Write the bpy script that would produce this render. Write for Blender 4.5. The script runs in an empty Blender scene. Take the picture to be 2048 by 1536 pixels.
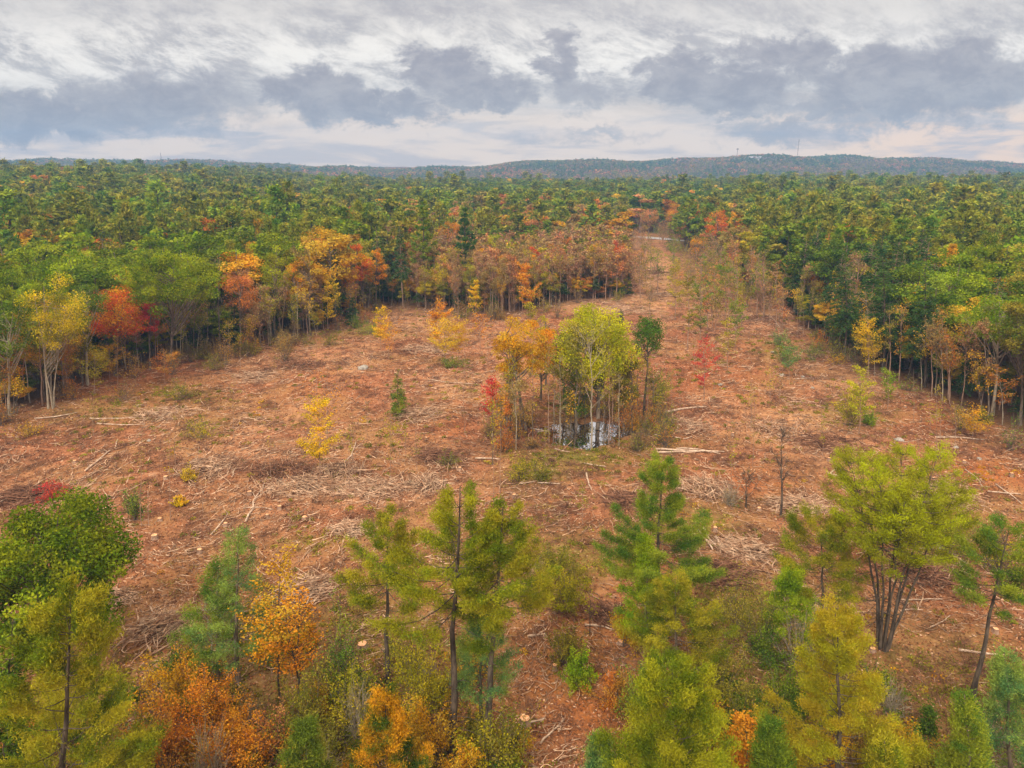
import bpy, math, random
import numpy as np
from mathutils import Vector, noise as mnoise

# ------------------------------------------------------------------ scene, camera, sky, sun
scene = bpy.context.scene
COL = scene.collection
CAM_H = 40.0
PITCH = math.radians(17.2)
FPX = 1400.0                     # focal length in pixels of the 2048 px wide photograph
cam_data = bpy.data.cameras.new("camera")
cam_data.sensor_width = 36.0
cam_data.lens = 36.0 * FPX / 2048.0
cam_data.clip_start = 0.5
cam_data.clip_end = 20000.0
cam = bpy.data.objects.new("camera", cam_data)
cam.location = (0, 0, CAM_H)
cam.rotation_euler = (math.pi / 2 - PITCH, 0, 0)
COL.objects.link(cam)
scene.camera = cam
scene.view_settings.view_transform = 'Standard'
scene.view_settings.look = 'None'
scene.view_settings.gamma = 1.0
scene.view_settings.exposure = 0.90
scene.cycles.max_bounces = 5
scene.cycles.diffuse_bounces = 2
scene.cycles.glossy_bounces = 2
scene.cycles.transmission_bounces = 3
scene.cycles.volume_bounces = 0
scene.cycles.transparent_max_bounces = 4

SUN_EL, SUN_ROT = math.radians(42), math.radians(205)
sun_data = bpy.data.lights.new("sun", 'SUN')
sun_data.energy = 1.5
sun_data.angle = math.radians(12)
sun_data.color = (1.0, 0.91, 0.78)
sun = bpy.data.objects.new("sun", sun_data)
_sd = Vector((math.cos(SUN_EL) * math.sin(SUN_ROT), math.cos(SUN_EL) * math.cos(SUN_ROT), math.sin(SUN_EL)))
sun.rotation_euler = (-_sd).to_track_quat('-Z', 'Y').to_euler()
COL.objects.link(sun)


class Nodes:
    def __init__(self, tree):
        self.t = tree
        tree.nodes.clear()

    def new(self, typ, **props):
        n = self.t.nodes.new(typ)
        for k, v in props.items():
            setattr(n, k, v)
        return n

    def put(self, sock, v):
        if v is None:
            return
        if isinstance(v, bpy.types.NodeSocket):
            self.t.links.new(v, sock)
        else:
            if hasattr(sock, "default_value"):
                if sock.type == 'RGBA' and len(v) == 3:
                    v = (*v, 1)
                sock.default_value = v

    def math(self, op, a, b=None, c=None, clamp=False):
        n = self.new('ShaderNodeMath', operation=op, use_clamp=clamp)
        self.put(n.inputs[0], a)
        self.put(n.inputs[1], b)
        self.put(n.inputs[2], c)
        return n.outputs[0]

    def mix(self, f, a, b, mode='MIX'):
        n = self.new('ShaderNodeMix', data_type='RGBA', blend_type=mode)
        self.put(n.inputs[0], f)
        self.put(n.inputs[6], a)
        self.put(n.inputs[7], b)
        return n.outputs[2]

    def smooth(self, x, lo, hi, a=0.0, b=1.0):
        n = self.new('ShaderNodeMapRange', interpolation_type='SMOOTHSTEP')
        self.put(n.inputs[0], x)
        self.put(n.inputs[1], lo)
        self.put(n.inputs[2], hi)
        self.put(n.inputs[3], a)
        self.put(n.inputs[4], b)
        return n.outputs[0]

    def noise(self, vec, scale, detail=4, rough=0.55, dist=0.0):
        n = self.new('ShaderNodeTexNoise')
        self.put(n.inputs['Vector'], vec)
        n.inputs['Scale'].default_value = scale
        n.inputs['Detail'].default_value = detail
        n.inputs['Roughness'].default_value = rough
        n.inputs['Distortion'].default_value = dist
        return n.outputs[0]

    def comb(self, x, y, z=0.0):
        n = self.new('ShaderNodeCombineXYZ')
        self.put(n.inputs[0], x)
        self.put(n.inputs[1], y)
        self.put(n.inputs[2], z)
        return n.outputs[0]


CP, SP = math.cos(PITCH), math.sin(PITCH)


def ray(px, py):
    cx, cy = (px - 1024) / FPX, (768 - py) / FPX
    return cx, CP + SP * cy, -SP + CP * cy


# ---- world: Nishita sky behind a procedural overcast deck
world = bpy.data.worlds.new("World")
scene.world = world
world.use_nodes = True
N = Nodes(world.node_tree)
tc = N.new('ShaderNodeTexCoord')
sep = N.new('ShaderNodeSeparateXYZ')
N.put(sep.inputs[0], tc.outputs['Generated'])
dx, dy, dz = sep.outputs
ady = N.math('MAXIMUM', N.math('ABSOLUTE', dy), 0.08)
U = N.math('DIVIDE', dx, ady)
V = N.math('DIVIDE', dz, ady)
zc = N.math('ADD', N.math('MAXIMUM', dz, 0.0), 0.16)
PX = N.math('DIVIDE', dx, zc)
PY = N.math('DIVIDE', dy, zc)
nish = N.new('ShaderNodeTexSky', sky_type='NISHITA')
nish.sun_disc = False
nish.sun_elevation = SUN_EL
nish.sun_rotation = SUN_ROT
plane = N.comb(PX, PY)
# rippled high deck, drawn in plane perspective, its rows running down to the right
Vp = N.math('DIVIDE', V, N.math('MULTIPLY_ADD', V, 2.6, 0.7))
rip_vec = N.comb(N.math('ADD', N.math('MULTIPLY', U, 9.0), N.math('MULTIPLY', Vp, 7.0)), N.math('ADD', N.math('MULTIPLY', Vp, 34.0), N.math('MULTIPLY', U, 3.2)))
rip = N.noise(rip_vec, 1.0, 9, 0.72, 0.25)
broad_n = N.noise(N.comb(N.math('MULTIPLY', U, 3.0), N.math('MULTIPLY', Vp, 14.0)), 1.0, 5, 0.6, 0.4)
deck = N.math('ADD', N.math('MULTIPLY', rip, 0.62), N.math('MULTIPLY', broad_n, 0.48))
deck_f = N.smooth(deck, 0.41, 0.66)
high = N.mix(deck_f, (0.46, 0.445, 0.475), (0.73, 0.705, 0.695))
# cream band towards the horizon, peach in the east
low_n = N.noise(N.comb(N.math('MULTIPLY', U, 4.0), N.math('MULTIPLY', V, 26.0)), 1.4, 6, 0.6, 0.4)
peach = N.smooth(U, 0.28, 0.60)
cream = N.mix(peach, (1.06, 0.85, 0.68), (1.32, 0.90, 0.56))
cream = N.mix(N.math('MULTIPLY', N.smooth(low_n, 0.45, 0.60), 0.8), cream, (0.60, 0.54, 0.555))
skyc = N.mix(N.smooth(V, 0.035, 0.105), cream, high)
# bright gaps above the dark row
bright_v = N.math('MULTIPLY', N.smooth(V, 0.075, 0.13), N.smooth(V, 0.205, 0.145))
skyc = N.mix(N.math('MULTIPLY', N.math('MULTIPLY', bright_v, N.smooth(rip, 0.40, 0.60)), 0.9), skyc, (0.95, 0.93, 0.91))
# the row of dark stratocumulus
w1 = N.noise(N.comb(N.math('MULTIPLY', U, 13.0), N.math('MULTIPLY', V, 22.0)), 1.0, 8, 0.68, 0.3)
w2 = N.noise(N.comb(N.math('MULTIPLY', U, 15.0), N.math('ADD', N.math('MULTIPLY', V, 20.0), 9.0)), 1.0, 8, 0.68, 0.3)
Uw = N.math('ADD', U, N.math('MULTIPLY', N.math('SUBTRACT', w1, 0.5), 0.20))
Vw = N.math('ADD', V, N.math('MULTIPLY', N.math('SUBTRACT', w2, 0.5), 0.11))
CLOUDS = [(40, 232, 300, 52, 1.0), (320, 205, 200, 66, .85), (480, 180, 90, 60, .5), (640, 190, 110, 58, 1.05), (760, 218, 110, 34, 1.0),
          (880, 140, 90, 52, 1.0), (960, 185, 110, 40, 1.0), (1120, 130, 46, 62, .85), (1170, 185, 110, 46, .7), (1350, 160, 90, 48, 1.0),
          (1470, 185, 120, 46, .95), (1570, 115, 120, 44, .9), (1740, 170, 130, 76, 1.0), (1900, 165, 190, 80, 1.05), (1780, 218, 290, 22, .8),
          (1560, 262, 150, 30, .62), (1720, 245, 70, 30, .60), (1180, 275, 190, 18, .46), (860, 30, 150, 22, .42), (1300, 36, 280, 22, .36),
          (1850, 45, 230, 30, .38), (130, 50, 180, 26, .26), (530, 262, 70, 26, .3)]
m = None
for (cx, cy, rx, ry, s) in CLOUDS:
    a, b, c = ray(cx, cy)
    u0, v0 = a / b, c / b
    du = N.math('MULTIPLY', N.math('SUBTRACT', Uw, u0), FPX * 0.98 / (rx * 1.2))
    dv = N.math('MULTIPLY', N.math('SUBTRACT', Vw, v0), FPX * 0.94 / (ry * 1.12))
    e = N.math('MULTIPLY', N.math('SUBTRACT', 1.0, N.math('ADD', N.math('MULTIPLY', du, du), N.math('MULTIPLY', dv, dv))), s)
    m = e if m is None else N.math('SMOOTH_MAX', m, e, 0.2)
puff = N.noise(N.comb(N.math('MULTIPLY', U, 18.0), N.math('MULTIPLY', V, 34.0)), 1.0, 9, 0.7, 0.3)
mm = N.math('ADD', m, N.math('MULTIPLY', N.math('SUBTRACT', puff, 0.5), 0.9))
cm = N.smooth(mm, 0.14, 0.78)
darkc = N.mix(N.smooth(puff, 0.35, 0.7), (0.29, 0.275, 0.33), (0.43, 0.41, 0.445))
skyc = N.mix(N.math('MULTIPLY', cm, 0.97), skyc, darkc)
# an overcast deck is brightest overhead
zen = N.smooth(dz, 0.22, 0.85, 1.0, 3.5)
skyc = N.mix(1.0, skyc, N.comb(zen, N.math('MULTIPLY_ADD', zen, 0.88, 0.12), N.math('MULTIPLY_ADD', zen, 0.66, 0.34)), 'MULTIPLY')
skyc = N.mix(1.0, skyc, (6.25, 5.9, 5.4), 'MULTIPLY')
out_c = N.mix(0.94, nish.outputs[0], skyc)
bg = N.new('ShaderNodeBackground')
N.put(bg.inputs[0], out_c)
bg.inputs[1].default_value = 0.1
wo = N.new('ShaderNodeOutputWorld')
N.put(wo.inputs[0], bg.outputs[0])

# ------------------------------------------------------------------ ground shape
def sstep(x, a, b):
    t = np.clip((np.asarray(x, float) - a) / (b - a), 0, 1)
    return t * t * (3 - 2 * t)


RIDGE_PX = [0, 100, 200, 320, 450, 600, 720, 850, 1000, 1100, 1200, 1300, 1400, 1480, 1560, 1700, 1760, 1900, 1980, 2048]
RIDGE_PY = [330, 325, 324, 326, 329, 334, 338, 331, 323, 318, 316, 314, 314, 309, 306, 307, 314, 314, 318, 325]
_u, _e = [], []
for _x, _y in zip(RIDGE_PX, RIDGE_PY):
    _a, _b, _c = ray(_x, _y)
    _u.append(_a / _b)
    _e.append(_c / _b)
RIDGE_Y = 2500.0


def ground_z(x, y):
    x = np.asarray(x, float)
    y = np.asarray(y, float)
    z = 0.30 * np.sin(x * 0.11 + 1.3) * np.sin(y * 0.083) + 0.16 * np.sin(x * 0.31 + y * 0.21) + 0.08 * np.sin(x * 0.9 - y * 0.7) * np.sin(y * 0.8)
    near = sstep(y, 20, 60)
    z = z * (0.5 + 0.5 * near)
    # rise under the forest on the west side
    z = z + 16.5 * sstep(-x - 0.12 * y, 70, 330) * sstep(y, 230, 560)
    z = z + 2.0 * sstep(y, 380, 900) * sstep(x + 0.2 * y, -50, 200)
    z = z - 10.0 * sstep(y, 1050, 1400)
    # pond basin
    px_, py_ = POND
    an_ = np.arctan2(y - py_, x - px_)
    wob_ = 1 + 0.16 * np.sin(2 * an_ + 1) + 0.12 * np.sin(3 * an_) + 0.07 * np.sin(7 * an_) + 0.05 * np.sin(13 * an_ + 2)
    d = np.hypot((x - px_) / 6.5, (y - py_) / 6.3) / wob_
    z = z * sstep(d, 0.9, 1.6) - 0.75 * (1 - sstep(d, 0.72, 1.25))
    # far ridge
    u = x / np.maximum(y, 1.0)
    top = CAM_H + RIDGE_Y * np.interp(u, _u, _e) - 17.0
    bump = 4.0 * np.sin(x * 0.011) + 3.0 * np.sin(x * 0.023 + 1.0)
    z = z + (top + 8.0) * sstep(y, 1500, 2500) + bump * sstep(y, 1600, 2300)
    return z


POND = (11.6, 103.5)


def gpoint(px, py):
    a, b, c = ray(px, py)
    t = CAM_H / max(-c, 1e-3)
    for _ in range(12):
        z = float(ground_z(a * t, b * t))
        t = (CAM_H - z) / max(-c, 1e-3)
    return a * t, b * t, float(ground_z(a * t, b * t))


def project(x, y, z):
    zr = z - CAM_H
    f = y * CP - zr * SP
    upc = y * SP + zr * CP
    return 1024 + FPX * x / f, 768 - FPX * upc / f, f


def by_top(px, py, h):
    a, b, c = ray(px, py)
    ts = np.linspace(110, 900, 1600)
    gap = np.abs(CAM_H + c * ts - (ground_z(a * ts, b * ts) + h))
    t = float(ts[int(np.argmin(gap))])
    return a * t, b * t, float(ground_z(a * t, b * t))


# ------------------------------------------------------------------ materials
def new_mat(name):
    m_ = bpy.data.materials.new(name)
    m_.use_nodes = True
    return m_, Nodes(m_.node_tree)


def foliage_mat(name, src):
    m_, n = new_mat(name)
    a1 = n.new('ShaderNodeAttribute', attribute_type=src, attribute_name='tint')
    a2 = n.new('ShaderNodeAttribute', attribute_type=src, attribute_name='tint2')
    lv = n.new('ShaderNodeAttribute', attribute_type='GEOMETRY', attribute_name='lv')
    tc_ = n.new('ShaderNodeTexCoord')
    info = n.new('ShaderNodeObjectInfo')
    off = n.new('ShaderNodeVectorMath', operation='ADD')
    n.put(off.inputs[0], tc_.outputs['Object'])
    n.put(off.inputs[1], n.comb(n.math('MULTIPLY', info.outputs['Random'], 91.0), n.math('MULTIPLY', info.outputs['Random'], 37.0)))
    nz = n.noise(off.outputs[0], 0.42, 3, 0.6)
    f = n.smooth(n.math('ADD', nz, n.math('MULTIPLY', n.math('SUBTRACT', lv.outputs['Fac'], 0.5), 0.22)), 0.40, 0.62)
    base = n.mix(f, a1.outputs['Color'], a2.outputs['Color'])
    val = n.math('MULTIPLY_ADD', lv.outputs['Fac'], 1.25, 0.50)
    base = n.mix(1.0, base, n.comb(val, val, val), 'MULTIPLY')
    d = n.new('ShaderNodeBsdfDiffuse')
    n.put(d.inputs[0], base)
    t = n.new('ShaderNodeBsdfTranslucent')
    n.put(t.inputs[0], n.mix(1.0, base, (1.25, 1.15, 0.7), 'MULTIPLY'))
    mx = n.new('ShaderNodeMixShader')
    mx.inputs[0].default_value = 0.22
    n.put(mx.inputs[1], d.outputs[0])
    n.put(mx.inputs[2], t.outputs[0])
    o = n.new('ShaderNodeOutputMaterial')
    n.put(o.inputs[0], mx.outputs[0])
    return m_


M_LEAF = foliage_mat("leaves", 'OBJECT')
M_LEAF_I = foliage_mat("leaves_far", 'INSTANCER')


def simple_mat(name, c1, c2, scale, rough=0.9, stretch=None, spec=0.2, attr=False, bump=0.0):
    m_, n = new_mat(name)
    tc_ = n.new('ShaderNodeTexCoord')
    v = tc_.outputs['Object']
    if stretch:
        mp = n.new('ShaderNodeMapping')
        n.put(mp.inputs[0], v)
        mp.inputs['Scale'].default_value = stretch
        v = mp.outputs[0]
    nz = n.noise(v, scale, 5, 0.65, 0.3)
    f = n.smooth(nz, 0.35, 0.65)
    col = n.mix(f, c1, c2)
    if attr:
        lv = n.new('ShaderNodeAttribute', attribute_type='GEOMETRY', attribute_name='lv')
        val = n.math('MULTIPLY_ADD', lv.outputs['Fac'], 1.1, 0.45)
        col = n.mix(1.0, col, n.comb(val, val, val), 'MULTIPLY')
    b = n.new('ShaderNodeBsdfPrincipled')
    n.put(b.inputs['Base Color'], col)
    b.inputs['Roughness'].default_value = rough
    b.inputs['Specular IOR Level'].default_value = spec
    if bump:
        bp = n.new('ShaderNodeBump')
        bp.inputs['Strength'].default_value = bump
        n.put(bp.inputs['Height'], nz)
        n.put(b.inputs['Normal'], bp.outputs[0])
    o = n.new('ShaderNodeOutputMaterial')
    n.put(o.inputs[0], b.outputs[0])
    return m_


M_BARK = simple_mat("bark_grey_brown", (0.10, 0.075, 0.055), (0.26, 0.20, 0.15), 3.0, stretch=(1, 1, 0.25))
M_BARK_DARK = simple_mat("bark_dark", (0.05, 0.038, 0.03), (0.15, 0.115, 0.085), 3.0, stretch=(1, 1, 0.25))
M_BARK_PALE = simple_mat("bark_pale", (0.26, 0.21, 0.15), (0.46, 0.39, 0.29), 2.5, stretch=(1, 1, 0.4))
M_BARK_WHITE = simple_mat("bark_white", (0.5, 0.47, 0.42), (0.75, 0.72, 0.68), 2.5, stretch=(1, 1, 0.6))
M_BARK_TAN = simple_mat("bark_tan_pink", (0.26, 0.16, 0.11), (0.42, 0.28, 0.20), 2.5, stretch=(1, 1, 0.4))
M_STICK = simple_mat("slash_branches", (0.32, 0.165, 0.09), (0.60, 0.42, 0.29), 1.3, attr=True)
M_TWIG = simple_mat("dead_twigs", (0.12, 0.055, 0.032), (0.30, 0.15, 0.09), 1.1, attr=True)
M_CUT = simple_mat("fresh_cut_wood", (0.66, 0.30, 0.13), (0.80, 0.50, 0.30), 5.0)
M_LOG = simple_mat("log_bark_pale", (0.34, 0.23, 0.16), (0.66, 0.50, 0.38), 2.0, stretch=(1, 1, 1), bump=0.3)
M_ROCK = simple_mat("rock", (0.24, 0.21, 0.18), (0.46, 0.42, 0.37), 2.2, bump=0.4)
M_STEEL = simple_mat("mast_steel", (0.25, 0.12, 0.11), (0.35, 0.30, 0.30), 0.2, rough=0.5)
M_WALL = simple_mat("wall_pale", (0.42, 0.40, 0.38), (0.54, 0.52, 0.50), 0.3)
M_ROOF = simple_mat("roof_grey", (0.30, 0.28, 0.29), (0.42, 0.40, 0.41), 0.3)
M_PANE = simple_mat("window_glass", (0.03, 0.04, 0.05), (0.06, 0.07, 0.08), 0.5, rough=0.15, spec=0.5)


# ------------------------------------------------------------------ mesh helpers
class MB:
    """collects vertex and face arrays for one mesh"""

    def __init__(self):
        self.v, self.f, self.lv, self.mi, self.n = [], [], [], [], 0

    def add(self, v, f, lv=0.5, mi=0):
        v = np.asarray(v, float).reshape(-1, 3)
        f = np.asarray(f, int)
        self.v.append(v)
        self.f.append(f + self.n)
        lv = np.broadcast_to(np.asarray(lv, float), (len(f),))
        self.lv.append(lv)
        self.mi.append(np.full(len(f), mi, int))
        self.n += len(v)

    def mesh(self, name, mats, smooth=False):
        me = bpy.data.meshes.new(name)
        v = np.concatenate(self.v)
        me.vertices.add(len(v))
        me.vertices.foreach_set("co", v.astype(np.float32).ravel())
        idx = np.concatenate([f.ravel() for f in self.f])
        cnt = np.concatenate([np.full(len(f), f.shape[1], int) for f in self.f])
        start = np.concatenate([[0], np.cumsum(cnt)[:-1]])
        me.loops.add(len(idx))
        me.loops.foreach_set("vertex_index", idx.astype(np.int32))
        me.polygons.add(len(cnt))
        me.polygons.foreach_set("loop_start", start.astype(np.int32))
        me.polygons.foreach_set("material_index", np.concatenate(self.mi).astype(np.int32))
        if smooth:
            me.polygons.foreach_set("use_smooth", np.ones(len(cnt), bool))
        me.update(calc_edges=True)
        at = me.attributes.new("lv", 'FLOAT', 'FACE')
        at.data.foreach_set("value", np.concatenate(self.lv).astype(np.float32))
        for m_ in mats:
            me.materials.append(m_)
        return me


def tubes(mb, P, Rr, sides=4, lv=0.5, mi=0, cap=False):
    """P (n,k,3) paths, Rr (n,k) radii -> n tubes in one go"""
    P = np.asarray(P, float)
    Rr = np.asarray(Rr, float)
    n, k, _ = P.shape
    T = np.gradient(P, axis=1)
    T /= np.linalg.norm(T, axis=2, keepdims=True) + 1e-9
    ref = np.where(np.abs(T[:, :1, 2:3]) > 0.8, np.array([[[1.0, 0, 0]]]), np.array([[[0, 0, 1.0]]]))
    A = np.cross(T, ref)
    A /= np.linalg.norm(A, axis=2, keepdims=True) + 1e-9
    B = np.cross(T, A)
    ang = np.arange(sides) * 2 * math.pi / sides
    V_ = P[:, :, None, :] + Rr[:, :, None, None] * (A[:, :, None, :] * np.cos(ang)[None, None, :, None] + B[:, :, None, :] * np.sin(ang)[None, None, :, None])
    base = (np.arange(n) * k * sides)[:, None, None]
    i = np.arange(k - 1)[None, :, None] * sides
    j = np.arange(sides)[None, None, :]
    j2 = (j + 1) % sides
    F_ = np.stack([base + i + j, base + i + j2, base + i + sides + j2, base + i + sides + j], axis=-1).reshape(-1, 4)
    lvv = np.repeat(np.broadcast_to(np.asarray(lv, float), (n,)), (k - 1) * sides)
    mb.add(V_.reshape(-1, 3), F_, lvv, mi)
    if cap:
        for e in (0, k - 1):
            fc = (np.arange(n) * k * sides)[:, None] + e * sides + np.arange(sides)[None, :]
            if e == 0:
                fc = fc[:, ::-1]
            mb.f.append(fc + (mb.n - n * k * sides))
            mb.lv.append(np.full(n, 0.9))
            mb.mi.append(np.full(n, mi if cap is True else cap, int))


def cards(mb, C, D, L, W, lv, rng, mi=0):
    """rhombic leaves / needle sprays at C pointing along D"""
    n = len(C)
    if n == 0:
        return
    D = D / (np.linalg.norm(D, axis=1, keepdims=True) + 1e-9)
    X = np.cross(D, rng.normal(size=(n, 3)))
    X /= np.linalg.norm(X, axis=1, keepdims=True) + 1e-9
    L = np.broadcast_to(L, (n,))[:, None]
    W = np.broadcast_to(W, (n,))[:, None]
    V_ = np.stack([C - D * L * 0.5, C + X * W * 0.5, C + D * L * 0.5, C - X * W * 0.5], axis=1)
    F_ = np.arange(n * 4).reshape(n, 4)
    mb.add(V_.reshape(-1, 3), F_, lv, mi)


def unit(a):
    return a / (np.linalg.norm(a, axis=-1, keepdims=True) + 1e-9)


def trunk_path(rng, h, lean=(0, 0), k=7, wob=0.012):
    t = np.linspace(0, 1, k)
    p = np.zeros((k, 3))
    p[:, 2] = h * t
    p[:, 0] = lean[0] * t ** 1.3 + rng.normal(0, wob * h, k) * t * (1 - t) * 2
    p[:, 1] = lean[1] * t ** 1.3 + rng.normal(0, wob * h, k) * t * (1 - t) * 2
    return p


def at(path, z):
    return np.array([np.interp(z, path[:, 2], path[:, i]) for i in range(3)])


# ---- tree builders: each returns (wood MB, leaf MB)
def broad(rng, h, w, cb, leaf=0.3, nleaf=9000, nclump=34, lean=(0, 0), r0=None, sparse=0.0, flat=0.7, clump=0.36, stems=1, limbs=None):
    wd, lf = MB(), MB()
    r0 = r0 or h * 0.0125
    cz0, cz1 = cb * h, h
    ccz, rz, rx = (cz0 + cz1) / 2, (cz1 - cz0) / 2, w / 2
    paths = []
    for s in range(stems):
        ln = (lean[0] + (rng.normal(0, w * 0.16) if stems > 1 else 0), lean[1] + (rng.normal(0, w * 0.16) if stems > 1 else 0))
        hh = h * (0.9 if s == 0 else rng.uniform(0.7, 0.88))
        tp = trunk_path(rng, hh, ln)
        if stems > 1:
            tp[:, 0] += rng.normal(0, 0.25)
            tp[:, 1] += rng.normal(0, 0.25)
        tr = r0 * (1 - np.linspace(0, 1, 7) * 0.85) * (1 if s == 0 else 0.75)
        tr[0] *= 1.3
        tubes(wd, tp[None], tr[None], 6)
        paths.append(tp)
    # clump centres spread over an irregular crown
    lobes = unit(rng.normal(size=(6, 3)))
    amp = rng.uniform(-0.25, 0.22, 6)
    d = unit(rng.normal(size=(nclump * 2, 3)))
    d = d[(d[:, 2] > -0.75)][:nclump]
    q = 1 + (np.clip(d @ lobes.T, 0, 1) ** 2) @ amp
    rr = rng.uniform(0.5, 0.86, len(d)) * q
    cl = np.stack([d[:, 0] * rr * rx, d[:, 1] * rr * rx, ccz + d[:, 2] * rr * rz], axis=1)
    cl[:, 0] += lean[0] * np.clip(cl[:, 2] / h, 0, 1)
    cl[:, 1] += lean[1] * np.clip(cl[:, 2] / h, 0, 1)
    taper = np.clip((cl[:, 2] - cz0) / (0.35 * (cz1 - cz0) + 1e-6), 0.25, 1)
    cl[:, 0] = cl[:, 0] * (0.55 + 0.45 * taper)
    cl[:, 1] = cl[:, 1] * (0.55 + 0.45 * taper)
    nl = limbs or len(cl)
    P = []
    RR = []
    for i in range(min(nl, len(cl))):
        tp = paths[i % len(paths)]
        c = cl[i]
        hd = np.hypot(c[0], c[1])
        z0 = min(max(c[2] - hd * rng.uniform(0.9, 1.5), 0.72 * cz0), 0.86 * h)
        a0 = at(tp, min(z0, tp[-1, 2]))
        b0 = a0 * 0.45 + c * 0.55 + np.array([0, 0, -0.08 * (c[2] - a0[2])])
        tt = np.linspace(0, 1, 5)[:, None]
        P.append((1 - tt) ** 2 * a0 + 2 * tt * (1 - tt) * b0 + tt ** 2 * c)
        RR.append(r0 * 0.38 * (1 - np.linspace(0, 0.85, 5)))
    tubes(wd, P, RR, 4)
    # twigs
    nt = nclump * 4
    ci = rng.integers(0, len(cl), nt)
    cr = rx * clump
    e = cl[ci] + unit(rng.normal(size=(nt, 3)) + [0, 0, 0.5]) * cr * rng.uniform(0.5, 1.0, (nt, 1))
    tubes(wd, np.stack([cl[ci], (cl[ci] + e) / 2 + rng.normal(0, 0.1, (nt, 3)), e], axis=1), np.tile([r0 * 0.09, r0 * 0.06, r0 * 0.03], (nt, 1)), 3)
    # leaves
    size = rng.uniform(0.6, 1.25, len(cl))
    wgt = size / size.sum()
    ci = rng.choice(len(cl), nleaf, p=wgt)
    dd = unit(rng.normal(size=(nleaf, 3)))
    rad = cr * size[ci][:, None] * (rng.uniform(0, 1, (nleaf, 1)) ** 0.45)
    pos = cl[ci] + dd * rad * np.array([1, 1, flat])
    dirs = rng.normal(size=(nleaf, 3)) + dd * 0.8
    clv = rng.uniform(0, 1, len(cl))
    lv = np.clip(clv[ci] * 0.65 + rng.uniform(0, 1, nleaf) * 0.4, 0, 1)
    cards(lf, pos, dirs, leaf * rng.uniform(0.6, 1.3, nleaf), leaf * 0.62 * rng.uniform(0.7, 1.2, nleaf), lv, rng)
    return wd, lf


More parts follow.
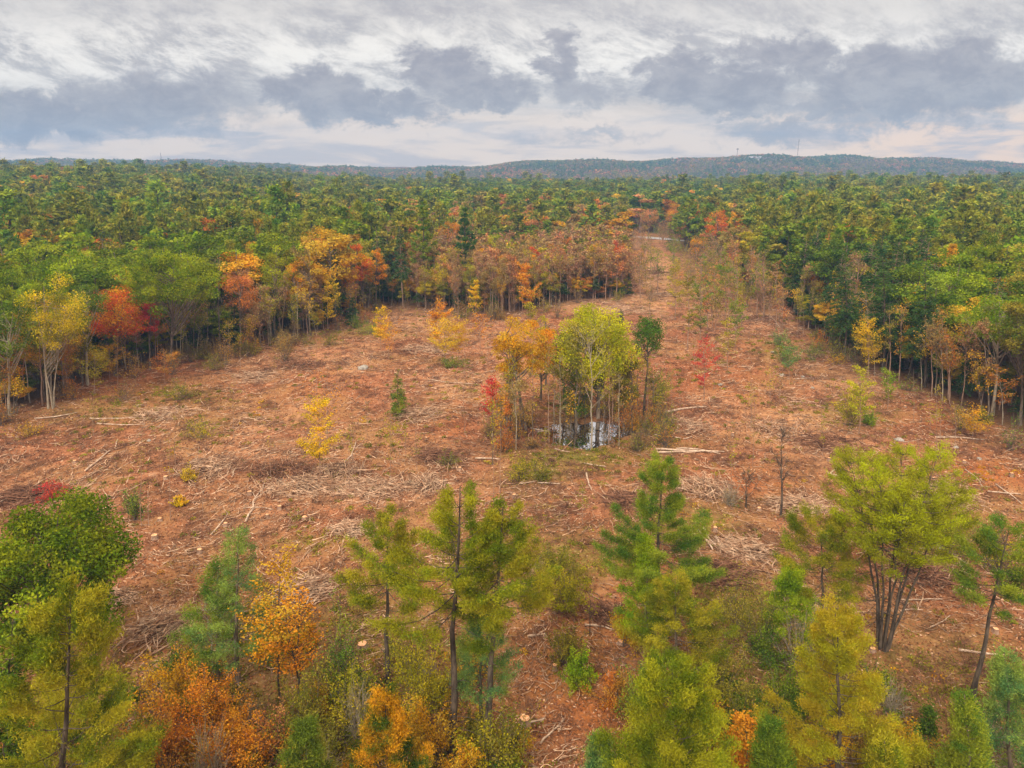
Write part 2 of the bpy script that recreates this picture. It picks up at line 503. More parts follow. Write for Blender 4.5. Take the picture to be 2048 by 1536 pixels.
def pine(rng, h, w, cb, leaf=0.42, dens=1.0, lean=(0, 0), r0=None, umbrella=False, taper=0.6, thin=0.34, stems=1, subs=1.0, needles=6, step=0.05, spread=0.0, dead=True):
    wd, lf = MB(), MB()
    r0 = r0 or h * 0.0145
    C, D, LV = [], [], []
    for s in range(stems):
        if stems == 1:
            ln, off, hh = lean, (0, 0), h
        else:
            a = s * 2.4 + rng.uniform(-.4, .4)
            ln = (lean[0] + math.cos(a) * spread * rng.uniform(.5, 1), lean[1] + math.sin(a) * spread * rng.uniform(.5, 1))
            off = (math.cos(a) * 0.4, math.sin(a) * 0.4)
            hh = h * (1 if s == 0 else rng.uniform(0.84, 0.98))
        tp = trunk_path(rng, hh, ln, 9)
        tp[:, 0] += off[0]
        tp[:, 1] += off[1]
        tr = r0 * (1 - np.linspace(0, 1, 9) * 0.9) * (1 if stems == 1 else 0.5)
        tr[0] *= 1.35
        tubes(wd, tp[None], tr[None], 7)
        ww = w if stems == 1 else w * 0.55
        z = cb * hh
        BP, BR = [], []
        while z < hh * 0.985:
            t = (z - cb * hh) / (hh * (1 - cb))
            if umbrella:
                prof = (math.sin(math.pi * min(1, 0.30 + t * 0.66)) ** 0.7)
            else:
                prof = (1 - t) ** taper * (0.62 + 0.38 * math.sin(math.pi * min(1, t * 1.7 + 0.12)))
            nb = rng.integers(3, 6)
            a0 = rng.uniform(0, 6.28)
            for b in range(nb):
                L = max(0.4, ww / 2 * 1.12 * prof * rng.uniform(0.66, 1.15))
                az = a0 + b * 6.283 / nb + rng.uniform(-.35, .35)
                up = 0.05 + 0.75 * t ** 1.5 + rng.uniform(-.1, .12)
                dirv = np.array([math.cos(az), math.sin(az), up])
                dirv /= np.linalg.norm(dirv)
                p0 = at(tp, z)
                ss = np.linspace(0, 1, 5)[:, None]
                path = p0 + dirv * L * ss + np.array([0, 0, 0.16 * L]) * ss ** 2 - np.array([0, 0, 0.12 * L]) * np.sin(ss * math.pi)
                BP.append(path)
                BR.append(r0 * 0.20 * (1 - ss[:, 0] * 0.8) * (0.4 + 0.6 * prof))
                nsub = max(2, int((2.6 + L * 4.0) * dens * subs))
                sv = rng.uniform(0.30, 1.0, nsub) ** 0.8
                side = np.where(rng.random(nsub) < 0.5, -1, 1)
                base = np.stack([np.interp(sv, ss[:, 0], path[:, i]) for i in range(3)], axis=1)
                perp = np.array([-dirv[1], dirv[0], 0])
                sd = unit(dirv[None] * 0.75 + perp[None] * side[:, None] * rng.uniform(0.4, 1.1, (nsub, 1)) + rng.normal(0, .12, (nsub, 3)))
                sl = (0.30 * L * (1.15 - sv) + 0.30) * rng.uniform(0.6, 1.2, nsub)
                ntuft = 3 if subs < .8 else 4
                bl = rng.uniform(0, 1)
                for q in range(ntuft):
                    f = (q + 1) / ntuft
                    tip = base + sd * (sl * f)[:, None]
                    for r in range(needles):
                        C.append(tip + rng.normal(0, 0.17, (nsub, 3)) * (leaf / 0.42 if leaf > .42 else 1))
                        D.append(unit(sd * 0.5 + rng.normal(0, .55, (nsub, 3)) + np.array([0, 0, 0.42])))
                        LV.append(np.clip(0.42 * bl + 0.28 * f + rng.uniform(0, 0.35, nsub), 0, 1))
            z += hh * step * rng.uniform(0.7, 1.3)
        tubes(wd, BP, BR, 3)
        if dead:
            nd = 14
            zz = rng.uniform(0.12, max(cb, 0.2), nd) * hh
            az = rng.uniform(0, 6.28, nd)
            Ld = rng.uniform(0.5, 2.2, nd) * w / 9
            p0 = np.array([at(tp, q) for q in zz])
            e = p0 + np.stack([np.cos(az) * Ld, np.sin(az) * Ld, rng.uniform(-.3, .3, nd)], axis=1)
            tubes(wd, np.stack([p0, (p0 + e) / 2 + [0, 0, .12], e], axis=1), np.tile([.035, .025, .012], (nd, 1)), 3)
    C = np.concatenate(C)
    D = np.concatenate(D)
    LV = np.concatenate(LV)
    n = len(C)
    cards(lf, C, D, leaf * rng.uniform(0.7, 1.2, n), leaf * thin * rng.uniform(0.8, 1.3, n), LV, rng)
    return wd, lf


def hemlock(rng, h, w, cb, leaf=0.4, nleaf=7000, lean=(0, 0), r0=None, droop=0.25):
    wd, lf = MB(), MB()
    r0 = r0 or h * 0.012
    tp = trunk_path(rng, h, lean, 8)
    tubes(wd, tp[None], (r0 * (1 - np.linspace(0, 1, 8) * 0.92))[None], 6)
    nb = int(60 + h * 3)
    t = rng.uniform(0, 1, nb) ** 1.15
    z = (cb + (1 - cb) * t) * h
    L = w / 2 * ((1 - t) ** 0.8 * 0.95 + 0.06) * rng.uniform(0.6, 1.15, nb)
    az = rng.uniform(0, 6.283, nb)
    dirv = np.stack([np.cos(az), np.sin(az), 0.25 * t], axis=1)
    p0 = np.array([at(tp, q) for q in z])
    mid = p0 + dirv * (L * 0.55)[:, None] + np.array([0, 0, 0.03]) * L[:, None]
    end = p0 + dirv * L[:, None] - np.array([0, 0, droop]) * L[:, None]
    tubes(wd, np.stack([p0, mid, end], axis=1), np.tile([r0 * .2, r0 * .12, r0 * .04], (nb, 1)), 3)
    wgt = L ** 1.6
    bi = rng.choice(nb, nleaf, p=wgt / wgt.sum())
    s = rng.uniform(0.12, 1.05, nleaf) ** 0.75
    pos = p0[bi] + dirv[bi] * (L[bi] * s)[:, None] - np.array([0, 0, 1.0]) * (droop * L[bi] * s ** 2)[:, None]
    perp = np.stack([-dirv[bi, 1], dirv[bi, 0], np.zeros(nleaf)], axis=1)
    sd = rng.uniform(-1, 1, nleaf)
    pos = pos + perp * (sd * (0.16 + 0.34 * L[bi] * (1.1 - s)))[:, None] + rng.normal(0, .12, (nleaf, 3))
    dd = dirv[bi] * 0.6 + perp * np.sign(sd)[:, None] * 0.8 + rng.normal(0, .45, (nleaf, 3)) - [0, 0, 0.15]
    bl = rng.uniform(0, 1, nb)
    lv = np.clip(bl[bi] * 0.35 + rng.uniform(0, .65, nleaf), 0, 1)
    cards(lf, pos, dd, leaf * rng.uniform(.7, 1.3, nleaf), leaf * 0.4 * rng.uniform(.7, 1.2, nleaf), lv, rng)
    return wd, lf


def layered(rng, h, w, cb, leaf=0.2, nleaf=1400, lean=(0, 0), r0=None, nb=26, stems=1):
    """slender sapling with flat, separate sprays of leaves"""
    wd, lf = MB(), MB()
    r0 = r0 or max(0.035, h * 0.008)
    for s in range(stems):
        ln = (lean[0] + (rng.normal(0, 1.0) if s else 0), lean[1] + (rng.normal(0, 1.0) if s else 0))
        hh = h * (1 if s == 0 else rng.uniform(.7, .95))
        tp = trunk_path(rng, hh, ln, 7)
        tp[:, :2] += rng.normal(0, .25, 2) if s else 0
        tubes(wd, tp[None], (r0 * (1 - np.linspace(0, 1, 7) * 0.85))[None], 5)
        t = rng.uniform(0, 1, nb)
        z = (cb + (0.98 - cb) * t) * hh
        L = w / 2 * np.sin(math.pi * np.clip(0.18 + t * 0.75, 0, 1)) ** 0.8 * rng.uniform(.45, 1.15, nb)
        az = rng.uniform(0, 6.283, nb)
        dirv = np.stack([np.cos(az), np.sin(az), rng.uniform(.1, 1.1, nb)], axis=1)
        p0 = np.array([at(tp, q) for q in z])
        end = p0 + dirv * L[:, None]
        tubes(wd, np.stack([p0, (p0 + end) / 2 + [0, 0, .06], end], axis=1), np.tile([r0 * .35, r0 * .22, r0 * .1], (nb, 1)), 3)
        k = nleaf // stems
        bi = rng.choice(nb, k, p=L / L.sum())
        s_ = rng.uniform(.2, 1.1, k)
        perp = np.stack([-dirv[bi, 1], dirv[bi, 0], np.zeros(k)], axis=1)
        pos = p0[bi] + dirv[bi] * (L[bi] * s_)[:, None] + perp * (rng.normal(0, .22, k) * L[bi])[:, None] + rng.normal(0, .16, (k, 3))
        lv = np.clip(rng.uniform(0, 1, nb)[bi] * .4 + rng.uniform(0, .6, k), 0, 1)
        cards(lf, pos, rng.normal(size=(k, 3)) * [1, 1, .35], leaf * rng.uniform(.7, 1.3, k), leaf * .65, lv, rng)
    return wd, lf


def bare(rng, h, w, cb, leaf=0.22, nleaf=700, lean=(0, 0), r0=None, stems=1, splay=1.0):
    """mostly leafless tree: ascending limbs that fork into fine twigs, a few leaves left"""
    wd, lf = MB(), MB()
    r0 = r0 or h * 0.009
    ends, edirs = [], []
    for s in range(stems):
        ln = (lean[0] + (rng.normal(0, w * .15) if stems > 1 else 0), lean[1] + (rng.normal(0, w * .15) if stems > 1 else 0))
        hh = h * (1 if s == 0 else rng.uniform(.75, .98))
        tp = trunk_path(rng, hh, ln, 8)
        if stems > 1:
            tp[:, :2] += rng.normal(0, .3, 2)
        tubes(wd, tp[None], (r0 * (1 - np.linspace(0, 1, 8) * .93))[None], 5)
        nb = 13
        t = np.sort(rng.uniform(0, 1, nb))
        z = (cb * .8 + (.95 - cb * .8) * t) * hh
        az = rng.uniform(0, 6.283, nb)
        L = (w * .62) * (1 - .65 * t) * rng.uniform(.7, 1.2, nb)
        d0 = unit(np.stack([np.cos(az) * .55 * splay, np.sin(az) * .55 * splay, np.full(nb, .85)], axis=1))
        p0 = np.array([at(tp, q) for q in z])
        ss = np.linspace(0, 1, 4)[None, :, None]
        path = p0[:, None] + d0[:, None] * L[:, None, None] * ss + rng.normal(0, .12, (nb, 4, 3)) * ss
        tubes(wd, path, (r0 * .42 * (1 - .6 * t))[:, None] * np.array([[1, .7, .45, .15]]), 4)
        for gen, (m_, ll, rr) in enumerate(((5, .45, .14), (4, .28, .07))):
            k = path.shape[0]
            idx = np.repeat(np.arange(k), m_)
            f = rng.uniform(.25, .95, k * m_)
            q = f * (path.shape[1] - 1)
            i0 = np.floor(q).astype(int)
            st = path[idx, i0] * (1 - (q - i0))[:, None] + path[idx, np.minimum(i0 + 1, path.shape[1] - 1)] * (q - i0)[:, None]
            base_d = unit(path[idx, -1] - path[idx, 0])
            nd = unit(base_d + rng.normal(0, .45, (k * m_, 3)) + [0, 0, .15])
            ln_ = w * .62 * ll * rng.uniform(.5, 1.1, k * m_)
            path = np.stack([st, st + nd * (ln_ * .5)[:, None] + rng.normal(0, .05, (k * m_, 3)), st + nd * ln_[:, None]], axis=1)
            tubes(wd, path, np.tile([r0 * rr, r0 * rr * .7, r0 * rr * .35], (k * m_, 1)), 3)
        ends.append(path[:, -1])
        ends.append(path[:, 1])
    E = np.concatenate(ends)
    pi = rng.integers(0, len(E), nleaf)
    pos = E[pi] + rng.normal(0, .22, (nleaf, 3))
    cards(lf, pos, rng.normal(size=(nleaf, 3)), leaf * rng.uniform(.6, 1.3, nleaf), leaf * .6, rng.uniform(0, 1, nleaf), rng)
    return wd, lf


def shrub(rng, h, w, leaf=0.16, nleaf=2200, nst=26, leafy=1.0):
    wd, lf = MB(), MB()
    az = rng.uniform(0, 6.283, nst)
    el = rng.uniform(.25, 1.35, nst)
    d = np.stack([np.cos(az) * np.cos(el) * w / 2, np.sin(az) * np.cos(el) * w / 2, np.sin(el) * h], axis=1) * rng.uniform(.6, 1.05, (nst, 1))
    p0 = rng.normal(0, w * .05, (nst, 3)) * [1, 1, 0]
    ss = np.linspace(0, 1, 4)[None, :, None]
    path = p0[:, None] + d[:, None] * ss + rng.normal(0, .08, (nst, 4, 3)) * ss
    tubes(wd, path, np.tile([.035, .026, .018, .008], (nst, 1)), 3)
    k = nst * 5
    idx = np.repeat(np.arange(nst), 5)
    f = rng.uniform(.3, .95, k)
    st = path[idx, 0] * (1 - f)[:, None] + path[idx, 3] * f[:, None]
    e = st + unit(d[idx] + rng.normal(0, .6, (k, 3)) * h * .5) * rng.uniform(.2, .5, (k, 1)) * h * .6
    tubes(wd, np.stack([st, (st + e) / 2, e], axis=1), np.tile([.014, .010, .005], (k, 1)), 3)
    n = int(nleaf * leafy)
    if n:
        pi = rng.integers(0, k, n)
        g = rng.uniform(0, 1.1, (n, 1))
        pos = st[pi] * (1 - g) + e[pi] * g + rng.normal(0, .07 * w * .5, (n, 3))
        pos[:, 2] = np.maximum(pos[:, 2], .04)
        lv = np.clip(rng.uniform(0, 1, k)[pi] * .4 + rng.uniform(0, .6, n), 0, 1)
        cards(lf, pos, rng.normal(size=(n, 3)) + [0, 0, .3], leaf * rng.uniform(.6, 1.3, n), leaf * .6, lv, rng)
    return wd, lf


GEN = dict(broad=broad, pine=pine, hemlock=hemlock, layered=layered, bare=bare, shrub=shrub)

# ------------------------------------------------------------------ object helpers
def link(o):
    COL.objects.link(o)
    return o


def part(name, me, parent, t1=None, t2=None):
    o = bpy.data.objects.new(name, me)
    o.parent = parent
    link(o)
    if t1 is not None:
        o["tint"] = [float(c) for c in t1]
        o["tint2"] = [float(c) for c in (t2 if t2 is not None else t1)]
    return o


def tag(o, label=None, cat=None, group=None, kind=None):
    if label:
        o["label"] = label
    if cat:
        o["category"] = cat
    if group:
        o["group"] = group
    if kind:
        o["kind"] = kind
    return o


def root(name, loc, rot=0.0, sc=(1, 1, 1)):
    o = bpy.data.objects.new(name, None)
    o.location = loc
    o.rotation_euler = (0, 0, rot)
    o.scale = sc
    o.empty_display_size = 0.5
    return link(o)


T = {  # leaf colours (linear albedo) : (first, second)
    'green': ((0.100, 0.170, 0.008), (0.220, 0.255, 0.010)),
    'deep': ((0.062, 0.122, 0.013), (0.145, 0.195, 0.015)),
    'olive': ((0.160, 0.170, 0.018), (0.270, 0.225, 0.028)),
    'pineo': ((0.105, 0.155, 0.016), (0.25, 0.235, 0.026)),
    'pinee': ((0.115, 0.165, 0.009), (0.290, 0.260, 0.016)),
    'pineg': ((0.085, 0.170, 0.020), (0.210, 0.250, 0.020)),
    'teal': ((0.090, 0.200, 0.065), (0.210, 0.290, 0.050)),
    'hem': ((0.034, 0.082, 0.020), (0.075, 0.140, 0.026)),
    'bright': ((0.130, 0.230, 0.008), (0.250, 0.320, 0.012)),
    'lime': ((0.29, 0.33, 0.008), (0.43, 0.40, 0.012)),
    'ygreen': ((0.25, 0.25, 0.012), (0.39, 0.31, 0.016)),
    'amber': ((0.34, 0.26, 0.016), (0.46, 0.31, 0.02)),
    'yellow': ((0.55, 0.41, 0.012), (0.64, 0.40, 0.018)),
    'gold': ((0.54, 0.27, 0.012), (0.42, 0.28, 0.025)),
    'orange': ((0.55, 0.20, 0.018), (0.58, 0.29, 0.025)),
    'rust': ((0.48, 0.155, 0.025), (0.38, 0.21, 0.035)),
    'red': ((0.52, 0.065, 0.025), (0.50, 0.13, 0.025)),
    'crimson': ((0.52, 0.05, 0.055), (0.45, 0.08, 0.04)),
    'salmon': ((0.52, 0.20, 0.085), (0.44, 0.25, 0.08)),
    'tan': ((0.34, 0.22, 0.075), (0.25, 0.20, 0.06)),
    'pinkbare': ((0.42, 0.20, 0.11), (0.30, 0.21, 0.09)),
    'brown': ((0.24, 0.14, 0.045), (0.31, 0.19, 0.045)),
}
BARKS = dict(grey=M_BARK, dark=M_BARK_DARK, pale=M_BARK_PALE, white=M_BARK_WHITE, tan=M_BARK_TAN)
NAMES = {'broad': ('broadleaf_tree', 'tree'), 'pine': ('pine_tree', 'pine'), 'hemlock': ('hemlock_tree', 'conifer'),
         'layered': ('sapling', 'sapling'), 'bare': ('bare_tree', 'tree'), 'shrub': ('shrub', 'shrub')}
HEROES = []      # (x, y, crown px, crown py, radius m, height)
_seed = [100]


def tree(kind, px, base_y, top_y, wpx, cb, tint, label, h=None, lean_px=0, bark='grey', name=None, cat=None, group=None, keep=3.0, t2=None, **kw):
    """one modelled tree, standing where its foot (or its top, for a known height) appears"""
    _seed[0] += 1
    rng = np.random.default_rng(_seed[0])
    if base_y is not None:
        x, y, z = gpoint(px, base_y)
        a, b, c = ray(px + lean_px, top_y)
        t = y / b
        hh = CAM_H + c * t - z
        lean = (a * t - x, 0)
    else:
        hh = h
        x, y, z = by_top(px, top_y, h)
        lean = (0, 0)
    f = project(x, y, z + hh * .8)[2]
    w = wpx / FPX * f
    g = GEN[kind]
    args = dict(kw)
    if kind != 'shrub':
        args['lean'] = lean
        wd, lf = g(rng, hh, w, cb, **args)
    else:
        wd, lf = g(rng, hh, w, **args)
    nm, ct = NAMES[kind]
    nm = name or nm
    r = root(nm, (x, y, z - 0.15))
    tag(r, label, cat or ct, group)
    c1, c2 = T[tint]
    if t2:
        c2 = T[t2][0]
    part("trunk" if kind != 'shrub' else "stems", wd.mesh("wood", [BARKS[bark]], smooth=True), r)
    if lf.v:
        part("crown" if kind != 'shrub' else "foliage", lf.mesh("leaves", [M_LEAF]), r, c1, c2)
    cpx = project(x + lean[0] * .7, y, z + hh * .8)
    HEROES.append((x, y, cpx[0], cpx[1], max(w / 2, keep), hh))
    return r

# ------------------------------------------------------------------ ground sheet
EDGE_X = [-700, 0, 100, 240, 330, 450, 600, 660, 740, 850, 1010, 1090, 1140, 1258, 1264, 1270, 1336, 1352, 1440, 1500, 1570, 1600, 1660, 1720, 1800, 1900, 2048, 2700]
EDGE_Y = [930, 826, 800, 742, 720, 702, 684, 655, 612, 622, 634, 618, 606, 598, 500, 470, 470, 500, 545, 590, 604, 650, 700, 732, 765, 808, 872, 1130]
EDGE_X, EDGE_Y = zip(*sorted(zip(EDGE_X, EDGE_Y)))


def edge_y(px):
    return np.interp(px, EDGE_X, EDGE_Y)


def project_v(x, y, z):
    zr = z - CAM_H
    f = y * CP - zr * SP
    f = np.where(f < 1, 1, f)
    return 1024 + FPX * x / f, 768 - FPX * (y * SP + zr * CP) / f, f


def spots(px, py, lst):
    m_ = np.zeros_like(px)
    for cx, cy, rx, ry, s in lst:
        d2 = ((px - cx) / rx) ** 2 + ((py - cy) / ry) ** 2
        m_ = np.maximum(m_, s * np.exp(-d2 * 1.1))
    return m_


GREEN = [(1150, 912, 130, 26, 1), (1075, 935, 60, 34, .9), (1290, 893, 90, 14, .6), (1130, 1125, 110, 55, .9), (1390, 1045, 90, 45, .7), (1500, 1210, 120, 60, .9),
         (1600, 1400, 320, 130, .9), (560, 1450, 420, 150, .75), (760, 1300, 220, 130, .7), (1150, 1330, 60, 60, .6), (1900, 1060, 110, 50, .8), (1950, 1400, 140, 120, .7),
         (400, 860, 60, 30, .35), (600, 1085, 60, 18, .5), (730, 662, 70, 14, .6), (900, 722, 50, 8, .6), (1700, 825, 70, 26, .6), (1560, 700, 60, 20, .5), (360, 790, 90, 22, .55),
         (200, 830, 180, 26, .35), (1430, 500, 60, 20, .5), (1400, 560, 80, 24, .5), (120, 1400, 240, 140, .6), (1120, 880, 50, 14, .5), (1600, 1330, 240, 60, .5), (1030, 1050, 60, 30, .3)]
RUST = [(1180, 1370, 150, 140, .9), (1500, 962, 80, 26, .8), (1960, 950, 110, 34, 1), (640, 775, 70, 40, .6), (470, 1180, 120, 60, .5), (1110, 720, 120, 70, .5),
        (1440, 760, 130, 60, .4), (220, 770, 130, 30, .7), (1250, 1180, 90, 60, .5), (1880, 850, 110, 30, .5), (900, 860, 60, 40, .4), (560, 1230, 90, 60, .3)]
PALE = [(700, 985, 220, 26, 1), (540, 900, 180, 40, .5), (1580, 850, 150, 34, .9), (1440, 800, 60, 18, .6), (1660, 880, 120, 26, .6), (860, 905, 90, 30, .6), (620, 720, 120, 22, .7),
        (1200, 600, 120, 22, .7), (1500, 640, 70, 24, .6), (820, 640, 70, 20, .5), (900, 760, 90, 34, .5), (90, 990, 120, 30, .7), (330, 1230, 60, 40, .5), (1480, 1110, 90, 30, .5),
        (1310, 545, 40, 40, .7), (520, 1030, 80, 40, .4), (1700, 770, 110, 16, .7), (1000, 700, 90, 40, .4), (1790, 1190, 90, 40, .3), (1260, 1000, 70, 18, .5)]
DARK = [(1160, 868, 130, 36, .9), (640, 945, 190, 14, .9), (840, 825, 50, 30, .6), (1600, 1015, 60, 26, .8), (1850, 870, 120, 10, .7), (1500, 1080, 70, 26, .8), (1830, 1140, 90, 30, .6), (1390, 830, 60, 8, .8),
        (420, 935, 120, 12, .6), (560, 740, 60, 10, .6), (830, 920, 70, 14, .6), (1900, 960, 90, 14, .6), (450, 1070, 90, 22, .5), (340, 1190, 70, 24, .6), (1480, 665, 26, 7, 1), (1560, 672, 40, 6, .9),
        (1150, 1490, 110, 60, .6), (900, 560, 120, 30, .5), (1180, 1000, 80, 20, .4), (720, 660, 70, 12, .4), (1630, 755, 50, 6, .9), (1770, 690, 160, 60, .5)]


def zones(x, y):
    z = ground_z(x, y)
    px, py, f = project_v(x, y, z)
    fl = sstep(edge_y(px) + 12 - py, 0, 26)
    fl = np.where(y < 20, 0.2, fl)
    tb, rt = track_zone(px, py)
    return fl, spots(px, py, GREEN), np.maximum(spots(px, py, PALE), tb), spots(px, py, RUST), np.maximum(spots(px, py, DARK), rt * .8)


TRACKS = [[(1405, 790), (1450, 806), (1500, 826), (1545, 850), (1590, 880), (1640, 905), (1700, 950), (1790, 1020)],
          [(1262, 480), (1285, 510), (1312, 545), (1330, 580), (1322, 625), (1318, 660)],
          [(420, 880), (540, 850), (640, 800), (700, 740), (740, 690)], [(1050, 1215), (1120, 1200), (1200, 1180), (1280, 1150)]]


def track_zone(px, py):
    out = np.full(px.shape, 9.0)
    for tr_ in TRACKS:
        for (xa, ya), (xb, yb) in zip(tr_[:-1], tr_[1:]):
            vx, vy = xb - xa, (yb - ya) * 2.2
            qx, qy = px - xa, (py - ya) * 2.2
            t_ = np.clip((qx * vx + qy * vy) / (vx * vx + vy * vy), 0, 1)
            dist = np.hypot(qx - t_ * vx, qy - t_ * vy) / (0.052 * ((ya + yb) / 2 - 330))
            out = np.minimum(out, dist)
    band = 1 - sstep(out, .75, 1.25)
    rut = np.exp(-((out - .62) / .16) ** 2)
    return np.clip(band * .55 + 0 * rut, 0, 1), np.clip(rut, 0, 1)


ys = [-150, -90, -40, 0, 20]
while ys[-1] < 12000:
    ys.append(ys[-1] + max(0.55, 0.0062 * ys[-1]) + (0 if ys[-1] < 600 else 6) + (0 if ys[-1] < 3000 else 600))
ys = np.array(ys)
us = np.linspace(-1, 1, 341)
GX = us[None, :] * (95 + 1.15 * np.abs(ys))[:, None]
GY = np.repeat(ys[:, None], len(us), axis=1)
GZ = ground_z(GX, GY)
r_, c_ = GX.shape
mb = MB()
i, j = np.meshgrid(np.arange(r_ - 1), np.arange(c_ - 1), indexing='ij')
q = i * c_ + j
mb.add(np.stack([GX, GY, GZ], axis=-1).reshape(-1, 3), np.stack([q, q + 1, q + c_ + 1, q + c_], axis=-1).reshape(-1, 4))

m_, n = new_mat("slash_covered_soil")
tc = n.new('ShaderNodeTexCoord')
P = tc.outputs['Object']
zc1 = n.new('ShaderNodeAttribute', attribute_type='GEOMETRY', attribute_name='zone')
zc2 = n.new('ShaderNodeAttribute', attribute_type='GEOMETRY', attribute_name='zone_b')
s1 = n.new('ShaderNodeSeparateColor')
n.put(s1.inputs[0], zc1.outputs['Color'])
s2 = n.new('ShaderNodeSeparateColor')
n.put(s2.inputs[0], zc2.outputs['Color'])
fl, gr, pa = s1.outputs
ru, dk, _ = s2.outputs
big = n.noise(P, 0.055, 5, 0.6, 0.4)
mid = n.noise(P, 0.45, 5, 0.68, 0.8)
fine = n.noise(P, 2.6, 6, 0.72, 1.6)
mp = n.new('ShaderNodeMapping')
n.put(mp.inputs[0], P)
mp.inputs['Rotation'].default_value = (0, 0, 0.7)
mp.inputs['Scale'].default_value = (0.8, 5.0, 1)
st = n.noise(mp.outputs[0], 1.4, 4, 0.7, 2.4)
mp2 = n.new('ShaderNodeMapping')
n.put(mp2.inputs[0], P)
mp2.inputs['Rotation'].default_value = (0, 0, -0.9)
mp2.inputs['Scale'].default_value = (0.9, 6.0, 1)
st2 = n.noise(mp2.outputs[0], 1.6, 4, 0.7, 2.4)
red = n.mix(n.smooth(mid, .38, .62), (0.185, 0.068, 0.032), (0.40, 0.162, 0.078))
red = n.mix(n.smooth(big, .42, .62), red, (0.36, 0.185, 0.078))
red = n.mix(n.math('MULTIPLY', n.smooth(fine, .56, .70), .75), red, (0.66, 0.36, 0.18))
red = n.mix(n.math('MULTIPLY', n.smooth(fine, .46, .34), .8), red, (0.085, 0.035, 0.018))
red = n.mix(n.math('MULTIPLY', n.smooth(st, .60, .72), .65), red, (0.72, 0.47, 0.31))
red = n.mix(n.math('MULTIPLY', n.smooth(st2, .62, .74), .6), red, (0.62, 0.36, 0.22))
blot = n.noise(P, 0.17, 6, 0.7, 1.2)
red = n.mix(n.math('MULTIPLY', n.smooth(blot, .53, .38), .78), red, (0.10, 0.048, 0.026))
red = n.mix(n.math('MULTIPLY', n.smooth(blot, .58, .70), .45), red, (0.60, 0.37, 0.235))
red = n.mix(n.math('MULTIPLY', pa, n.smooth(mid, .30, .6)), red, (0.62, 0.33, 0.17))
red = n.mix(n.math('MULTIPLY', ru, n.smooth(fine, .40, .6)), red, (0.50, 0.135, 0.025))
oliv = n.mix(n.smooth(fine, .4, .6), (0.13, 0.12, 0.02), (0.27, 0.22, 0.045))
red = n.mix(n.math('MULTIPLY', gr, n.smooth(mid, .34, .52, .45, 1.0)), red, oliv)
red = n.mix(n.math('MULTIPLY', dk, n.smooth(fine, .35, .62, .9, .3)), red, (0.12, 0.06, 0.04))
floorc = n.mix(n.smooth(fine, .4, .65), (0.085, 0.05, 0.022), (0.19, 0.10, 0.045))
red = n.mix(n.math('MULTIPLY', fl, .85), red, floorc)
b = n.new('ShaderNodeBsdfPrincipled')
n.put(b.inputs['Base Color'], red)
b.inputs['Roughness'].default_value = 0.95
b.inputs['Specular IOR Level'].default_value = 0.1
bp = n.new('ShaderNodeBump')
bp.inputs['Strength'].default_value = 0.8
bp.inputs['Distance'].default_value = 0.25
n.put(bp.inputs['Height'], n.math('ADD', fine, n.math('MULTIPLY', mid, 1.5)))
n.put(b.inputs['Normal'], bp.outputs[0])
o = n.new('ShaderNodeOutputMaterial')
n.put(o.inputs[0], b.outputs[0])
M_SOIL = m_
gme = mb.mesh("ground", [M_SOIL], smooth=True)
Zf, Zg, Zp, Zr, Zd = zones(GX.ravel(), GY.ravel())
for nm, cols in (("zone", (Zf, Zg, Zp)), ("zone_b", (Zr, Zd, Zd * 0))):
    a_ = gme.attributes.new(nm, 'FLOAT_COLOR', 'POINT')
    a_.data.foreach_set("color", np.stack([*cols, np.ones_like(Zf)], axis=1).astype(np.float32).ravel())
tag(link(bpy.data.objects.new("ground", gme)), "reddish brown cleared ground strewn with logging slash", None, None, 'structure')

# ---- pond
m_, n = new_mat("pond_water")
tc = n.new('ShaderNodeTexCoord')
bp = n.new('ShaderNodeBump')
bp.inputs['Strength'].default_value = 0.02
n.put(bp.inputs['Height'], n.noise(tc.outputs['Object'], 1.5, 3))
b = n.new('ShaderNodeBsdfGlossy')
b.inputs[0].default_value = (0.92, 0.93, 0.97, 1)
b.inputs['Roughness'].default_value = 0.008
n.put(b.inputs['Normal'], bp.outputs[0])
d_ = n.new('ShaderNodeBsdfDiffuse')
d_.inputs[0].default_value = (0.03, 0.02, 0.012, 1)
mxs = n.new('ShaderNodeMixShader')
scum = n.smooth(n.noise(tc.outputs['Object'], 0.9, 5, 0.6), .57, .64)
mxs.inputs[0].default_value = .8
n.put(mxs.inputs[0], n.math('MULTIPLY_ADD', scum, -.72, .90))
n.put(mxs.inputs[1], d_.outputs[0])
n.put(mxs.inputs[2], b.outputs[0])
o = n.new('ShaderNodeOutputMaterial')
n.put(o.inputs[0], mxs.outputs[0])
mb = MB()
th = np.linspace(0, 2 * math.pi, 72, endpoint=False)
rr = 1.5 + 0 * th
rim = np.stack([POND[0] + 6.5 * rr * np.cos(th), POND[1] + 6.3 * rr * np.sin(th), np.full(72, -0.30)], axis=1)
mb.add(rim, np.arange(72)[None, :])
pm = mb.mesh("pond_water", [m_])
tag(link(bpy.data.objects.new("pond_water", pm)), "still pond water mirroring the pale sky between tree trunks", None, None, 'structure')

